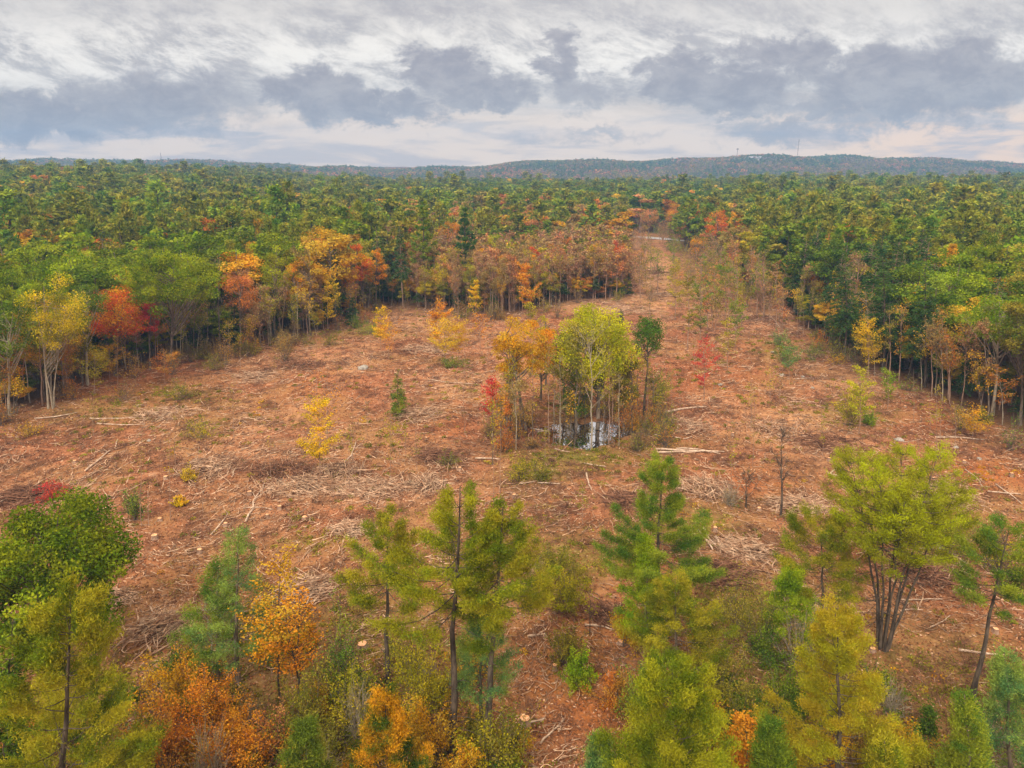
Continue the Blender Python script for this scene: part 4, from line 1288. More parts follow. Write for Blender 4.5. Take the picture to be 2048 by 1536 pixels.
tree('layered', 984, 862, 742, 50, .25, 'red', "bright red sapling left of the pond", nleaf=1500, leaf=.22, nb=22, t2='crimson')
tree('layered', 1000, 850, 770, 24, .2, 'bright', "small green sapling touching the bright red one", nleaf=500)
for k_, (px, by, ty, wd_) in enumerate([(1065, 880, 700, 30), (1098, 886, 690, 34), (1120, 880, 700, 30), (1142, 892, 760, 24), (1208, 880, 720, 26), (1218, 888, 690, 30), (1238, 892, 740, 22), (1264, 880, 700, 34),
                                        (1275, 836, 700, 30), (1295, 838, 720, 30), (1032, 900, 745, 28), (1002, 905, 780, 24), (985, 930, 800, 20), (1225, 850, 700, 24), (1108, 850, 700, 26), (1170, 852, 740, 20)]):
    tree('bare', px, by, ty, wd_, .4, ['ygreen', 'olive', 'tan', 'gold'][k_ % 4], "thin stemmed tree crowding the banks of the pond", bark=['grey', 'tan', 'pale', 'dark'][k_ % 4], nleaf=220, leaf=.25, r0=.085, keep=1, group="thin trees crowding the pond")

for (px, by, ty, wp, cb, tn, lb, nl) in [
        (1012, 850, 650, 70, .2, 'gold', "loose orange brown tree at the left end of the pond clump", 3200), (1128, 820, 640, 80, .15, 'olive', "olive tree filling the middle of the pond clump", 4200),
        (1245, 820, 650, 80, .15, 'ygreen', "yellow green tree at the right shoulder of the lime yellow one", 4600), (1262, 838, 700, 60, .15, 'olive', "low olive tree right behind the pond", 2600),
        (1310, 835, 720, 70, .1, 'olive', "pale olive young tree right of the slim dark green one", 1500), (1040, 880, 740, 60, .1, 'tan', "tan young tree on the pond's left bank", 1400),
        (1005, 880, 770, 60, .1, 'rust', "rusty young tree beside the bright red sapling", 1200), (1165, 836, 720, 80, .05, 'deep', "dark low evergreen mass directly behind the pond", 3200)]:
    tree('broad', px, by, ty, wp, cb, tn, lb, nleaf=nl, leaf=.25, nclump=22, stems=2, keep=1.5)
# ---- saplings in the clearing
SAPS = [
    (796, 832, 738, 44, 'pineg', "bushy green young conifer alone in the clearing", 'hemlock', 2600), (640, 962, 800, 70, 'yellow', "golden yellow sapling with a leafy top in the western clearing", 'layered', 1500),
    (655, 900, 742, 70, 'orange', "faint orange sapling behind the golden yellow one", 'layered', 260), (785, 905, 845, 40, 'ygreen', "small yellow sapling under the bushy young conifer", 'layered', 400),
    (706, 650, 588, 34, 'hem', "small dark spruce at the bend of the left forest", 'hemlock', 1500), (762, 700, 612, 44, 'yellow', "yellow sapling nearest the small dark spruce", 'layered', 700),
    (778, 720, 640, 46, 'orange', "orange sapling beside the yellow one at the forest bend", 'layered', 500), (878, 700, 602, 48, 'orange', "vivid orange sapling by the bare saplings", 'layered', 900),
    (890, 730, 640, 76, 'yellow', "spreading yellow sapling in front of the vivid orange one", 'layered', 1500), (918, 725, 650, 60, 'gold', "golden sapling right of the spreading yellow one", 'layered', 900),
    (960, 700, 612, 50, 'orange', "light orange sapling left of the pond clump", 'layered', 420), (1055, 640, 520, 50, 'orange', "tall orange sapling in front of the bare saplings", 'layered', 1500),
    (952, 640, 560, 24, 'yellow', "narrow yellow sapling among the bare stems", 'layered', 800), (1060, 700, 600, 30, 'ygreen', "yellow green sapling behind the orange trees", 'layered', 500),
    (1408, 800, 672, 44, 'crimson', "thin crimson sapling right of the clump", 'layered', 800), (1455, 740, 640, 46, 'ygreen', "pale green sapling beside the thin crimson one", 'layered', 500),
    (1400, 690, 560, 44, 'pineg', "tall thin green sapling behind the crimson one", 'layered', 600), (1375, 700, 540, 40, 'olive', "tall olive sapling left of the far track", 'layered', 500),
    (1578, 760, 680, 40, 'teal', "blue green pine sapling on a thin pole", 'layered', 700), (1540, 800, 735, 40, 'ygreen', "faint green sapling on the pale track", 'layered', 240),
    (1718, 868, 735, 50, 'lime', "feathery lime sapling on two thin poles", 'layered', 900), (1775, 820, 738, 36, 'bright', "slim green sapling right of the feathery lime one", 'layered', 500),
    (1690, 855, 790, 60, 'ygreen', "yellow green sapling left of the feathery lime one", 'layered', 500), (1528, 605, 545, 44, 'yellow', "bright yellow tree leaning out at the right forest corner", 'layered', 900),
    (1735, 765, 640, 62, 'yellow', "golden sapling with white stems at the right forest edge", 'layered', 1300), (1838, 720, 632, 60, 'yellow', "yellow tree rooted inside the right forest edge", 'layered', 1600),
    (1920, 790, 728, 56, 'yellow', "small bare yellow sapling under the right forest", 'layered', 420), (1860, 860, 800, 40, 'ygreen', "thin sapling among brown ground by the right forest", 'layered', 200),
    (1945, 880, 820, 60, 'gold', "golden low sapling near the right edge", 'layered', 500), (50, 800, 625, 70, 'orange', "orange sapling in the shadow at the left edge", 'layered', 1500),
    (190, 790, 700, 60, 'ygreen', "yellow green sapling under the left forest", 'layered', 600), (220, 760, 690, 60, 'gold', "golden sapling under the scarlet maple", 'layered', 700),
    (130, 790, 690, 60, 'rust', "rust coloured sapling under the tall yellow tree", 'layered', 700), (655, 660, 560, 46, 'yellow', "yellow green sapling at the inner left forest edge", 'layered', 900),
    (330, 770, 700, 50, 'rust', "reddish sapling at the left forest edge", 'layered', 500), (470, 690, 560, 30, 'hem', "narrow dark spire spruce in the left forest edge", 'hemlock', 1800),
    (1242, 650, 615, 14, 'hem', "tiny dark spruce beyond the pond clump", 'hemlock', 500), (1340, 500, 450, 24, 'hem', "small dark spruce beside the far road", 'hemlock', 900),
    (1450, 640, 500, 44, 'pineg', "light green sapling by the north east corner", 'layered', 900), (1425, 600, 500, 40, 'olive', "olive sapling by the north east corner", 'layered', 700),
    (1470, 700, 600, 40, 'pineg', "green leaved pole sapling in the open east of the clearing", 'layered', 500), (1090, 940, 850, 20, 'olive', "pole sapling on the grass before the pond", 'layered', 160),
    (1350, 640, 520, 40, 'ygreen', "yellowish sapling beside the far track", 'layered', 600), (1300, 640, 540, 34, 'tan', "tan sapling beside the far track", 'layered', 400),
]
for (px, by, ty, wp, tn, lb, kd, nl) in SAPS:
    kw = dict(nleaf=int(nl * 2.6) if nl > 450 else nl, leaf=.21 if by > 700 else .30)
    wp *= 1.15
    tree(kd, px, by, ty, wp, .25 if kd == 'layered' else .03, tn, lb, keep=1.2, bark='tan' if kd == 'layered' else 'dark', name=None if kd == 'layered' else 'young_conifer', cat='sapling' if kd == 'layered' else 'conifer', group="saplings left standing in the clearing", **kw)
qrng = np.random.default_rng(88)
QN = 0
while QN < 84:
    px, py = qrng.uniform(1262, 1570), qrng.uniform(486, 665)
    if py < edge_y(px) + 4 or abs(px - (1300 + (py - 480) * .25)) < 9 or (px < 1400 and py > 600):
        continue
    QN += 1
    hp = qrng.uniform(40, 90) * (py - 340) / 200
    tn = ['olive', 'pinkbare', 'tan', 'ygreen', 'salmon', 'pineg'][int(qrng.integers(6))]
    WQ = {'olive': 'olive', 'pinkbare': 'pinkish', 'tan': 'tan', 'ygreen': 'yellow green', 'salmon': 'salmon', 'pineg': 'fresh green'}[tn]
    tree(['bare', 'layered', 'broad'][int(qrng.integers(3))], px, py, py - hp, qrng.uniform(26, 46), .25, tn, f"thin {WQ} young tree scattered beside the far track", bark='tan', nleaf=int(qrng.integers(160, 600)), leaf=.36, keep=.8,
         name='young_tree', cat='young tree', group=f"thin {WQ} young trees beside the far track")
prng = np.random.default_rng(77)
POLES = 0
while POLES < 70:
    px, py = prng.uniform(120, 1950), 640 + 420 * prng.uniform() ** 1.5
    if py < edge_y(px) + 14 or (1040 < px < 1280 and 830 < py < 905):
        continue
    POLES += 1
    hp = prng.uniform(45, 120) * (py - 340) / 400
    tn = ['tan', 'ygreen', 'pinkbare', 'olive'][int(prng.integers(4))]
    tree('layered', px, py, py - hp, prng.uniform(16, 34), .45, tn, "spindly pole sapling with hardly a leaf on open slash", bark='tan', nleaf=int(prng.integers(20, 140)), nb=9, leaf=.2, r0=.045, keep=.5,
         name='pole_sapling', cat='sapling', group="spindly pole saplings on open slash")

# ---- forest edge and bright crowns
FOREST_HEROES = [
    # kind, px, base_y, top_y, width, cb, tint, label, h, kwargs
    ('broad', 105, 815, 545, 135, .34, 'ygreen', "tall yellow tree with grey forking trunks at the left forest edge", None, dict(stems=3, nleaf=11000, bark='pale', t2='yellow', nclump=44, leaf=.26, r0=.17)),
    ('broad', 232, 752, 568, 135, .35, 'red', "scarlet maple with a crimson side at the left forest edge", None, dict(stems=2, nleaf=9000, t2='gold', leaf=.3)),
    ('broad', 300, 740, 592, 50, .4, 'crimson', "narrow crimson maple right of the scarlet one", None, dict(nleaf=2600, leaf=.3)),
    ('broad', 345, 735, 488, 200, .36, 'green', "broad green oak overhanging the left forest edge", None, dict(nleaf=24000, bark='grey', nclump=60, leaf=.36, keep=5, clump=.24)),
    ('broad', 175, 770, 555, 90, .5, 'deep', "dark green tree on a pale trunk between the yellow and the scarlet tree", None, dict(nleaf=4500, bark='pale', leaf=.3)),
    ('broad', 20, 830, 600, 110, .45, 'deep', "dark green tree leaning at the left edge", None, dict(nleaf=5500, bark='pale', leaf=.3)),
    ('broad', 86, None, 455, 64, .3, 'red', "scarlet maple crown deep in the left forest", 21, dict(t2='orange')),
    ('broad', 158, None, 424, 56, .3, 'salmon', "pinkish maple crown left of the pine belt", 21, {}),
    ('broad', 462, None, 373, 40, .3, 'orange', "orange round crown on the far left skyline forest", 22, dict(t2='gold')),
    ('broad', 583, None, 448, 50, .3, 'red', "red crown behind the tall yellow green maple", 20, dict(t2='salmon')),
    ('broad', 590, None, 435, 44, .3, 'rust', "rusty red crown just above the red one", 21, {}),
    ('broad', 550, 675, 483, 80, .35, 'ygreen', "tall yellow green maple at the bend of the left forest", None, dict(nleaf=5000, t2='lime', leaf=.32, nclump=28)),
    ('broad', 586, 672, 512, 46, .3, 'yellow', "orange yellow maple right of the tall yellow green one", None, dict(nleaf=3200, t2='orange', leaf=.3)),
    ('bare', 595, 675, 560, 50, .5, 'rust', "pale barked dead tree at the bend of the left forest", None, dict(bark='pale', nleaf=80, r0=.2)),
    ('broad', 480, 690, 528, 90, .3, 'salmon', "salmon pink maple in the left forest edge", None, dict(nleaf=4200, t2='orange', leaf=.3)),
    ('broad', 520, 690, 555, 50, .2, 'pinkbare', "dull pink half bare maple next to the salmon one", None, dict(nleaf=1800, leaf=.28)),
    ('bare', 440, 700, 520, 60, .3, 'tan', "bare grey tree left of the salmon maple", None, dict(nleaf=200)),
    ('bare', 620, 672, 500, 60, .3, 'pinkbare', "bare brownish tree right of the orange yellow maple", None, dict(nleaf=500)),
    ('broad', 712, 630, 470, 52, .3, 'red', "flame red maple in front of the dark hemlocks", None, dict(nleaf=3600, t2='orange', leaf=.34)),
    ('broad', 752, 620, 488, 44, .3, 'gold', "orange maple right of the flame red one", None, dict(nleaf=3000, t2='orange', leaf=.34)),
    ('broad', 700, 640, 500, 40, .3, 'rust', "rusty orange maple under the flame red one", None, dict(nleaf=2000, leaf=.34)),
    ('pine', 848, 600, 400, 64, .35, 'pineg', "tallest green pine in the middle of the forest edge", None, dict(leaf=.6, subs=.7, bark='dark', dead=False)),
    ('pine', 930, 590, 415, 56, .35, 'hem', "dark pine right of the tallest green one", None, dict(leaf=.6, subs=.7, bark='dark', dead=False)),
    ('broad', 862, 610, 527, 72, .25, 'yellow', "wide yellow tree leaning over the brown bushes", None, dict(nleaf=3500, t2='ygreen', leaf=.34)),
    ('broad', 896, None, 435, 50, .3, 'gold', "tan orange tree between two pines", 20, dict(t2='rust')),
    ('broad', 765, None, 412, 36, .3, 'red', "dull red crown behind the green pines", 20, dict(t2='rust')),
    ('broad', 985, 560, 460, 42, .25, 'lime', "lime yellow tree above the bare saplings", None, dict(nleaf=2400, leaf=.4)),
    ('broad', 1019, 560, 470, 26, .2, 'lime', "narrow lime yellow tree right of the wider one", None, dict(nleaf=1600, leaf=.4)),
    ('broad', 965, 600, 500, 50, .3, 'salmon', "pink crown among bare saplings", None, dict(nleaf=1300, leaf=.34, t2='pinkbare')),
    ('broad', 1062, 600, 500, 40, .25, 'yellow', "yellow orange tree right of the pink crown", None, dict(nleaf=2200, leaf=.36, t2='orange')),
    ('broad', 1070, None, 484, 44, .3, 'red', "dull red crown behind the yellow orange tree", 16, dict(t2='rust')),
    ('broad', 1110, 590, 480, 50, .2, 'rust', "rust orange tree in front of the wide tan crown", None, dict(nleaf=2000, leaf=.36, t2='salmon')),
    ('broad', 1140, None, 403, 100, .4, 'salmon', "wide tan orange crown left of the far road", 22, dict(t2='tan')),
    ('broad', 1020, None, 405, 56, .35, 'rust', "rust red crown left of the wide tan one", 21, dict(t2='salmon')),
    ('broad', 940, None, 385, 50, .35, 'salmon', "soft orange crown behind the tallest green pine", 21, dict(t2='tan')),
    ('broad', 1195, 590, 475, 54, .25, 'ygreen', "green and yellow tree at the west side of the narrow gap", None, dict(nleaf=2600, leaf=.38, t2='gold')),
    ('broad', 1235, 582, 472, 44, .3, 'red', "red topped tree beside the start of the far track", None, dict(nleaf=2200, leaf=.38, t2='rust')),
    ('broad', 1165, 590, 490, 50, .2, 'olive', "dark olive tree in the strip before the far road", None, dict(nleaf=2200, leaf=.38)),
    ('broad', 1232, 472, 395, 50, .35, 'tan', "half bare brown tree standing beyond the far road", None, dict(nleaf=700, leaf=.5)),
    ('broad', 1352, None, 400, 44, .3, 'orange', "orange tree beyond the far road", 22, dict(t2='gold')),
    ('broad', 1300, None, 408, 50, .3, 'tan', "tan yellow tree beyond the far road", 20, dict(t2='salmon')),
    ('broad', 1385, None, 402, 40, .3, 'salmon', "pinkish tree beyond the far road", 21, dict(t2='pinkbare')),
    ('broad', 1434, 530, 412, 46, .4, 'red', "orange red maple at the north east corner of the clearing", None, dict(nleaf=2600, leaf=.42, t2='orange')),
    ('broad', 1400, 530, 470, 50, .2, 'gold', "orange brown tree below the orange red maple", None, dict(nleaf=2000, leaf=.4, t2='orange')),
    ('broad', 1460, 555, 500, 44, .2, 'red', "low red bushy maple by the broken pole", None, dict(nleaf=1800, leaf=.36, t2='rust')),
    ('bare', 1443, 545, 482, 10, .6, 'tan', "broken pale dead pole at the north east corner", None, dict(nleaf=8, bark='tan', r0=.3)),
    ('broad', 1614, None, 398, 26, .3, 'red', "small scarlet crown in the pine forest on the right", 20, dict(t2='rust')),
    ('pine', 1628, None, 443, 60, .3, 'pineo', "big olive pine behind the right forest corner", 24, dict(leaf=.6, subs=.7, dead=False)),
    ('broad', 1585, None, 478, 44, .3, 'yellow', "bright yellow crown beside the big olive pine", 17, dict(t2='gold')),
    ('broad', 1658, None, 500, 50, .3, 'gold', "orange yellow crown behind the dark hemlocks", 19, dict(t2='orange')),
    ('broad', 1620, 640, 520, 40, .45, 'pinkbare', "pinkish half bare maple between dark hemlocks", None, dict(nleaf=900)),
    ('bare', 1700, 690, 530, 44, .55, 'pinkbare', "pale forked bare tree among the dark hemlocks", None, dict(nleaf=160, bark='tan', r0=.2)),
    ('broad', 1682, None, 523, 30, .3, 'ygreen', "small yellow green crown among the dark hemlocks", 18, dict(t2='yellow')),
    ('broad', 1798, None, 480, 52, .3, 'lime', "round bright yellow crown in the right forest", 20, dict(t2='yellow')),
    ('broad', 1800, None, 528, 40, .3, 'salmon', "pinkish orange crown below the round yellow one", 17, dict(t2='rust')),
    ('broad', 1810, None, 556, 34, .3, 'yellow', "small golden crown below the pinkish orange one", 16, dict(t2='orange')),
    ('pine', 1908, None, 484, 56, .2, 'gold', "golden pine in the right forest", 22, dict(leaf=.55, subs=.9, dead=False)),
    ('pine', 1870, None, 470, 60, .3, 'pineo', "large olive pine just left of the golden pine", 23, dict(leaf=.6, subs=.7, dead=False)),
    ('broad', 1860, None, 548, 50, .3, 'gold', "golden brown crown beside the bright green canopy", 18, dict(t2='ygreen')),
    ('broad', 1905, None, 540, 110, .3, 'bright', "wide bright green crown in the right forest", 20, dict(nleaf=7000, leaf=.34)),
    ('broad', 1985, 830, 575, 150, .5, 'bright', "light green tree on a leaning grey trunk at the right edge", None, dict(nleaf=9000, leaf=.32, bark='pale', lean_px=20, t2='olive', keep=4)),
    ('broad', 2040, 850, 600, 90, .5, 'olive', "olive tree touching the right edge above the clearing", None, dict(nleaf=4500, leaf=.32, bark='grey')),
    ('hemlock', 1690, 720, 520, 80, .35, 'hem', "tall dark hemlock left of the pale forked tree", None, dict(nleaf=6000, leaf=.4, bark='dark')),
    ('hemlock', 1765, 745, 510, 90, .35, 'hem', "tall dark hemlock right of the pale forked tree", None, dict(nleaf=7000, leaf=.4, bark='dark')),
    ('hemlock', 1850, 775, 540, 100, .35, 'hem', "broad dark hemlock behind the yellow tree", None, dict(nleaf=8000, leaf=.38, bark='dark')),
    ('pine', 705, None, 388, 44, .3, 'pineo', "dark topped pine on the left skyline forest", 24, dict(leaf=.6, subs=.6, dead=False)),
    ('pine', 320, None, 345, 30, .3, 'pineo', "pine standing above its neighbours on the west rise", 26, dict(leaf=.8, subs=.5, dead=False)),
]
for (kd, px, by, ty, wp, cb, tn, lb, hh, kw) in FOREST_HEROES:
    kw = dict(kw)
    keep_ = kw.pop('keep', 3.5)
    if kd == 'broad':
        kw.setdefault('nleaf', 2600)
        kw.setdefault('leaf', .46)
    if kd in ('broad',) and tn in ('red', 'crimson', 'orange', 'rust', 'salmon', 'gold', 'yellow', 'pinkbare'):
        kw['name'] = 'maple_tree'
        kw['cat'] = 'maple'
    tree(kd, px, by, ty, wp, cb, tn, lb, h=hh, keep=keep_, **kw)

# ------------------------------------------------------------------ the forest around the clearing
FR = np.random.default_rng(5)


def joined(wd, lf, lmat, wmat):
    mb_ = MB()
    for v, f, l in zip(wd.v, wd.f, wd.lv):
        mb_.v.append(v); mb_.f.append(f); mb_.lv.append(l); mb_.mi.append(np.zeros(len(f), int))
    off = wd.n
    for v, f, l in zip(lf.v, lf.f, lf.lv):
        mb_.v.append(v); mb_.f.append(f + off); mb_.lv.append(l); mb_.mi.append(np.ones(len(f), int))
    mb_.n = off + lf.n
    return mb_.mesh("tree_far", [wmat, lmat])


VAR = {}
VN = [0]
H0, W0 = 20.0, 9.0
SPEC = {
    'broad': (5, lambda r, l: broad(r, H0, W0, r.uniform(.12, .38), leaf=(.40, .58, .95, 1.9)[l], nleaf=(4600, 2400, 750, 150)[l], nclump=(26, 22, 14, 8)[l], clump=.34, limbs=(None, 8, 4, 1)[l])),
    'pine': (5, lambda r, l: pine(r, H0, W0 * .85, r.uniform(.32, .45), leaf=(.55, .8, 1.35, 2.6)[l], subs=(.7, .45, .25, .10)[l], needles=(6, 4, 3, 1)[l], step=(.05, .065, .085, .12)[l], dead=False)),
    'hemlock': (6, lambda r, l: hemlock(r, H0, W0 * .80, [.06, .45, .18, .5, .3, .38][VN[0] % 6], leaf=(.44, .62, 1.0, 2.0)[l], nleaf=(4400, 2200, 650, 130)[l])),
    'bare': (4, lambda r, l: bare(r, H0 * .9, W0 * .6, r.uniform(.35, .5), leaf=(.34, .5, .8, 1.1)[l], nleaf=(1050, 650, 240, 80)[l], r0=.17)),
}
for kd, (nv, fn) in SPEC.items():
    for l in range(4):
        for v_ in range(nv if l < 3 else 3):
            r_ = np.random.default_rng(1000 + v_ * 17 + l)
            VN[0] = v_
            wd, lf = fn(r_, l)
            bk = {'broad': M_BARK, 'pine': M_BARK_DARK, 'hemlock': M_BARK_TAN if v_ % 2 else M_BARK_DARK, 'bare': M_BARK_TAN}[kd]
            if l == 0:
                VAR[kd, l, v_] = (wd.mesh("wood", [bk], smooth=True), lf.mesh("leaves", [M_LEAF]))
            elif l == 1:
                VAR[kd, l, v_] = joined(wd, lf, M_LEAF, bk)
            else:
                VAR[kd, l, v_] = joined(wd, lf, M_LEAF_I, bk)


PICK_AT = [None]


def pick(opts):
    v = FR.uniform()
    if PICK_AT[0] is not None and FR.uniform() < .7:
        v = (PICK_AT[0] + v * .22) % 1.0
    t_ = v * sum(o_[0] for o_ in opts)
    for o_ in opts:
        t_ -= o_[0]
        if t_ <= 0:
            return o_[1:]
    return opts[-1][1:]


def choose(px, ty, D, edge, pn):
    if 835 < px < 1266 and edge < 95:
        return pick([(7, 'bare', 'pinkbare'), (3.4, 'bare', 'tan'), (1.6, 'bare', 'salmon'), (1.4, 'bare', 'ygreen'), (.6, 'bare', 'gold'), (.8, 'hemlock', 'olive'), (.6, 'broad', 'tan'), (.2, 'broad', 'rust'), (.7, 'broad', 'olive')])
    if px < 480 and D < 250:
        return pick([(10, 'broad', 'green'), (4, 'broad', 'deep'), (1.4, 'broad', 'olive'), (.5, 'broad', 'bright'), (.6, 'hemlock', 'hem'), (.4, 'broad', 'gold'), (.25, 'broad', 'rust')])
    if px < 780 and D >= 250:
        if pn > 0.05 or (px > 430 and pn > -.25):
            return pick([(10, 'pine', 'pineo'), (3, 'pine', 'pineg'), (2, 'broad', 'deep'), (1.5, 'broad', 'olive'), (.9, 'broad', 'gold'), (.9, 'broad', 'rust'), (.4, 'broad', 'ygreen')])
        return pick([(7, 'broad', 'green'), (5, 'broad', 'deep'), (3, 'broad', 'olive'), (2, 'pine', 'pineo'), (.7, 'broad', 'rust'), (.7, 'broad', 'gold'), (.6, 'broad', 'ygreen'), (.3, 'bare', 'tan')])
    if px < 860 and D < 250:
        if edge < 30:
            return pick([(5, 'hemlock', 'hem'), (2, 'bare', 'pinkbare'), (1.2, 'bare', 'tan'), (1.5, 'broad', 'olive'), (.6, 'broad', 'gold')])
        return pick([(4, 'pine', 'pineg'), (3, 'pine', 'pineo'), (3, 'broad', 'green'), (2, 'hemlock', 'hem'), (1.2, 'broad', 'olive'), (1.1, 'broad', 'rust'), (.8, 'broad', 'gold'), (.7, 'bare', 'tan')])
    if px < 1480:
        if D < 480:
            return pick([(4, 'pine', 'pineo'), (2.4, 'pine', 'pineg'), (2.2, 'broad', 'salmon'), (1.5, 'broad', 'rust'), (2.3, 'broad', 'tan'), (2.2, 'broad', 'olive'), (2, 'broad', 'deep'), (1.1, 'broad', 'gold'), (1, 'bare', 'pinkbare'), (.8, 'hemlock', 'hem')])
        if px < 820:
            return pick([(4, 'pine', 'pineo'), (6, 'broad', 'deep'), (3, 'broad', 'green'), (1, 'broad', 'olive'), (.5, 'broad', 'rust')])
        return pick([(9, 'broad', 'deep'), (5, 'broad', 'green'), (1.5, 'pine', 'pineo'), (1.2, 'broad', 'olive'), (.25, 'broad', 'yellow'), (.2, 'broad', 'orange')])
    if D < 235:
        if px > 1840:
            return pick([(4.5, 'broad', 'bright'), (3, 'broad', 'green'), (2.6, 'hemlock', 'hem'), (1, 'broad', 'olive'), (.6, 'broad', 'ygreen'), (.25, 'broad', 'gold')])
        return pick([(9, 'hemlock', 'hem'), (1.8, 'pine', 'pineg'), (1.2, 'broad', 'deep'), (.8, 'broad', 'olive'), (.5, 'broad', 'ygreen'), (.5, 'bare', 'pinkbare'), (.3, 'broad', 'gold')])
    return pick([(10, 'pine', 'pineo'), (4, 'pine', 'pineg'), (1.8, 'broad', 'olive'), (1.8, 'broad', 'green'), (1.4, 'broad', 'deep'), (.8, 'broad', 'rust'), (.4, 'broad', 'orange'), (.8, 'broad', 'gold'), (.6, 'broad', 'ygreen'), (.4, 'bare', 'pinkbare')])


cand = []
HX = np.array([(h_[0], h_[1], h_[4]) for h_ in HEROES])


def grow(y0, y1, sp, short=False, strip=False):
    yy = y0
    while yy < y1:
        xs = np.arange(-0.80 * yy - 20, 0.80 * yy + 20, sp)
        for xx in xs:
            x = xx + FR.uniform(-.42, .42) * sp
            y = yy + FR.uniform(-.42, .42) * sp
            z = float(ground_z(x, y))
            px, py, f = project(x, y, z)
            e = float(edge_y(px)) - py
            if e < 3 or not (-120 < px < 2170):
                continue
            if 1190 < px < 1345 and 466 < py < 484:
                continue
            if short and e > 45:
                continue
            if strip and not (835 < px < 1266 and e < 95):
                continue
            dd = np.hypot(HX[:, 0] - x, HX[:, 1] - y)
            if (dd < HX[:, 2] * (1.0 if not (short or strip) else .5)).any():
                continue
            D = math.hypot(x, y)
            pn = mnoise.noise(Vector((x * .012, y * .007, 1.7)))
            PICK_AT[0] = (2.3 * mnoise.noise(Vector((x * .022, y * .016, 5.3)))) % 1.0 if D > 240 else None
            kd, tn = choose(px, py, D, e, pn)
            if short:
                h_ = FR.uniform(4.5, 11)
                if kd == 'pine' or FR.uniform() < .45:
                    kd, tn = ('hemlock', 'hem') if FR.uniform() < .5 else ('broad', ['olive', 'olive', 'green', 'ygreen', 'gold', 'rust'][int(FR.integers(6))])
            else:
                h_ = FR.uniform(15.5, 25.0) + (2.0 if kd == 'pine' else 0) - (3.5 if kd == 'bare' else 0)
                if strip:
                    h_ = FR.uniform(9, 17)
                elif 845 < px < 1265 and e < 95:
                    h_ = FR.uniform(12, 17)
                elif 845 < px < 1480 and D < 420:
                    h_ *= .86
            w_ = FR.uniform(.75, 1.45) * (1.12 if kd == 'broad' else 1.0)
            if kd == 'pine' and FR.uniform() < .16 and not short:
                h_ += FR.uniform(3, 7)
            if D > 245:
                w_ *= 1.28
            if D > 450:
                w_ *= 1.15
            if short:
                w_ *= .62
            cand.append((D, kd, tn, x, y, z, h_, w_, px, project(x, y, z + h_ * .85)[1], short))
        yy += sp


grow(95, 245, 5.0)
grow(185, 330, 3.9, strip=True)
grow(110, 235, 3.2, short=True)
grow(235, 300, 4.2, short=True)
grow(245, 450, 7.6)
grow(450, 1150, 10.2)
cand.sort(key=lambda c: c[0])

KN = {('pine',): 'pine_tree'}


def kname(kd, tn):
    if kd == 'broad':
        return 'maple_tree' if tn in ('red', 'crimson', 'orange', 'rust', 'salmon', 'gold', 'yellow', 'tan', 'ygreen') else 'broadleaf_tree'
    return {'pine': 'pine_tree', 'hemlock': 'hemlock_tree', 'bare': 'bare_tree'}[kd]


WORD = {'green': 'mid green', 'deep': 'dark green', 'olive': 'olive green', 'bright': 'bright green', 'hem': 'blackish green', 'gold': 'golden', 'rust': 'rusty', 'pineo': 'olive', 'pineg': 'fresh green',
        'salmon': 'salmon', 'tan': 'tan', 'orange': 'orange', 'yellow': 'yellow', 'ygreen': 'yellow green', 'pinkbare': 'pinkish'}
NOUN = {'broadleaf_tree': 'leafy tree', 'maple_tree': 'maple', 'pine_tree': 'pine', 'hemlock_tree': 'hemlock', 'bare_tree': 'half bare tree'}
LAND = [(105, 580, "the tall yellow tree"), (250, 600, "the scarlet maple"), (345, 530, "the overhanging green oak"), (86, 470, "the deep scarlet crown"), (158, 435, "the pinkish crown by the pine belt"),
        (462, 385, "the round orange skyline crown"), (583, 470, "the red crown in the left forest"), (550, 510, "the tall yellow green maple"), (480, 555, "the salmon maple"), (715, 490, "the flame red maple"),
        (848, 430, "the tallest mid forest pine"), (862, 545, "the wide yellow leaning tree"), (985, 480, "the lime yellow tree"), (1140, 430, "the wide tan crown"), (1235, 490, "the red tree by the far track"),
        (1352, 415, "the orange tree past the road"), (1434, 430, "the orange red corner maple"), (1525, 560, "the leaning yellow tree"), (1614, 405, "the small scarlet crown"), (1628, 460, "the big olive corner pine"),
        (1700, 560, "the pale forked tree"), (1798, 495, "the round bright yellow crown"), (1908, 505, "the golden pine"), (1840, 660, "the yellow edge tree"), (1985, 620, "the leaning grey trunk"), (1062, 520, "the yellow orange tree")]
ORD = ["nearest", "second", "third", "fourth", "fifth"]


def zone_word(px, D):
    side = "left" if px < 800 else ("middle" if px < 1440 else "right")
    dep = "front" if D < 190 else ("mid" if D < 320 else "back")
    return side, dep


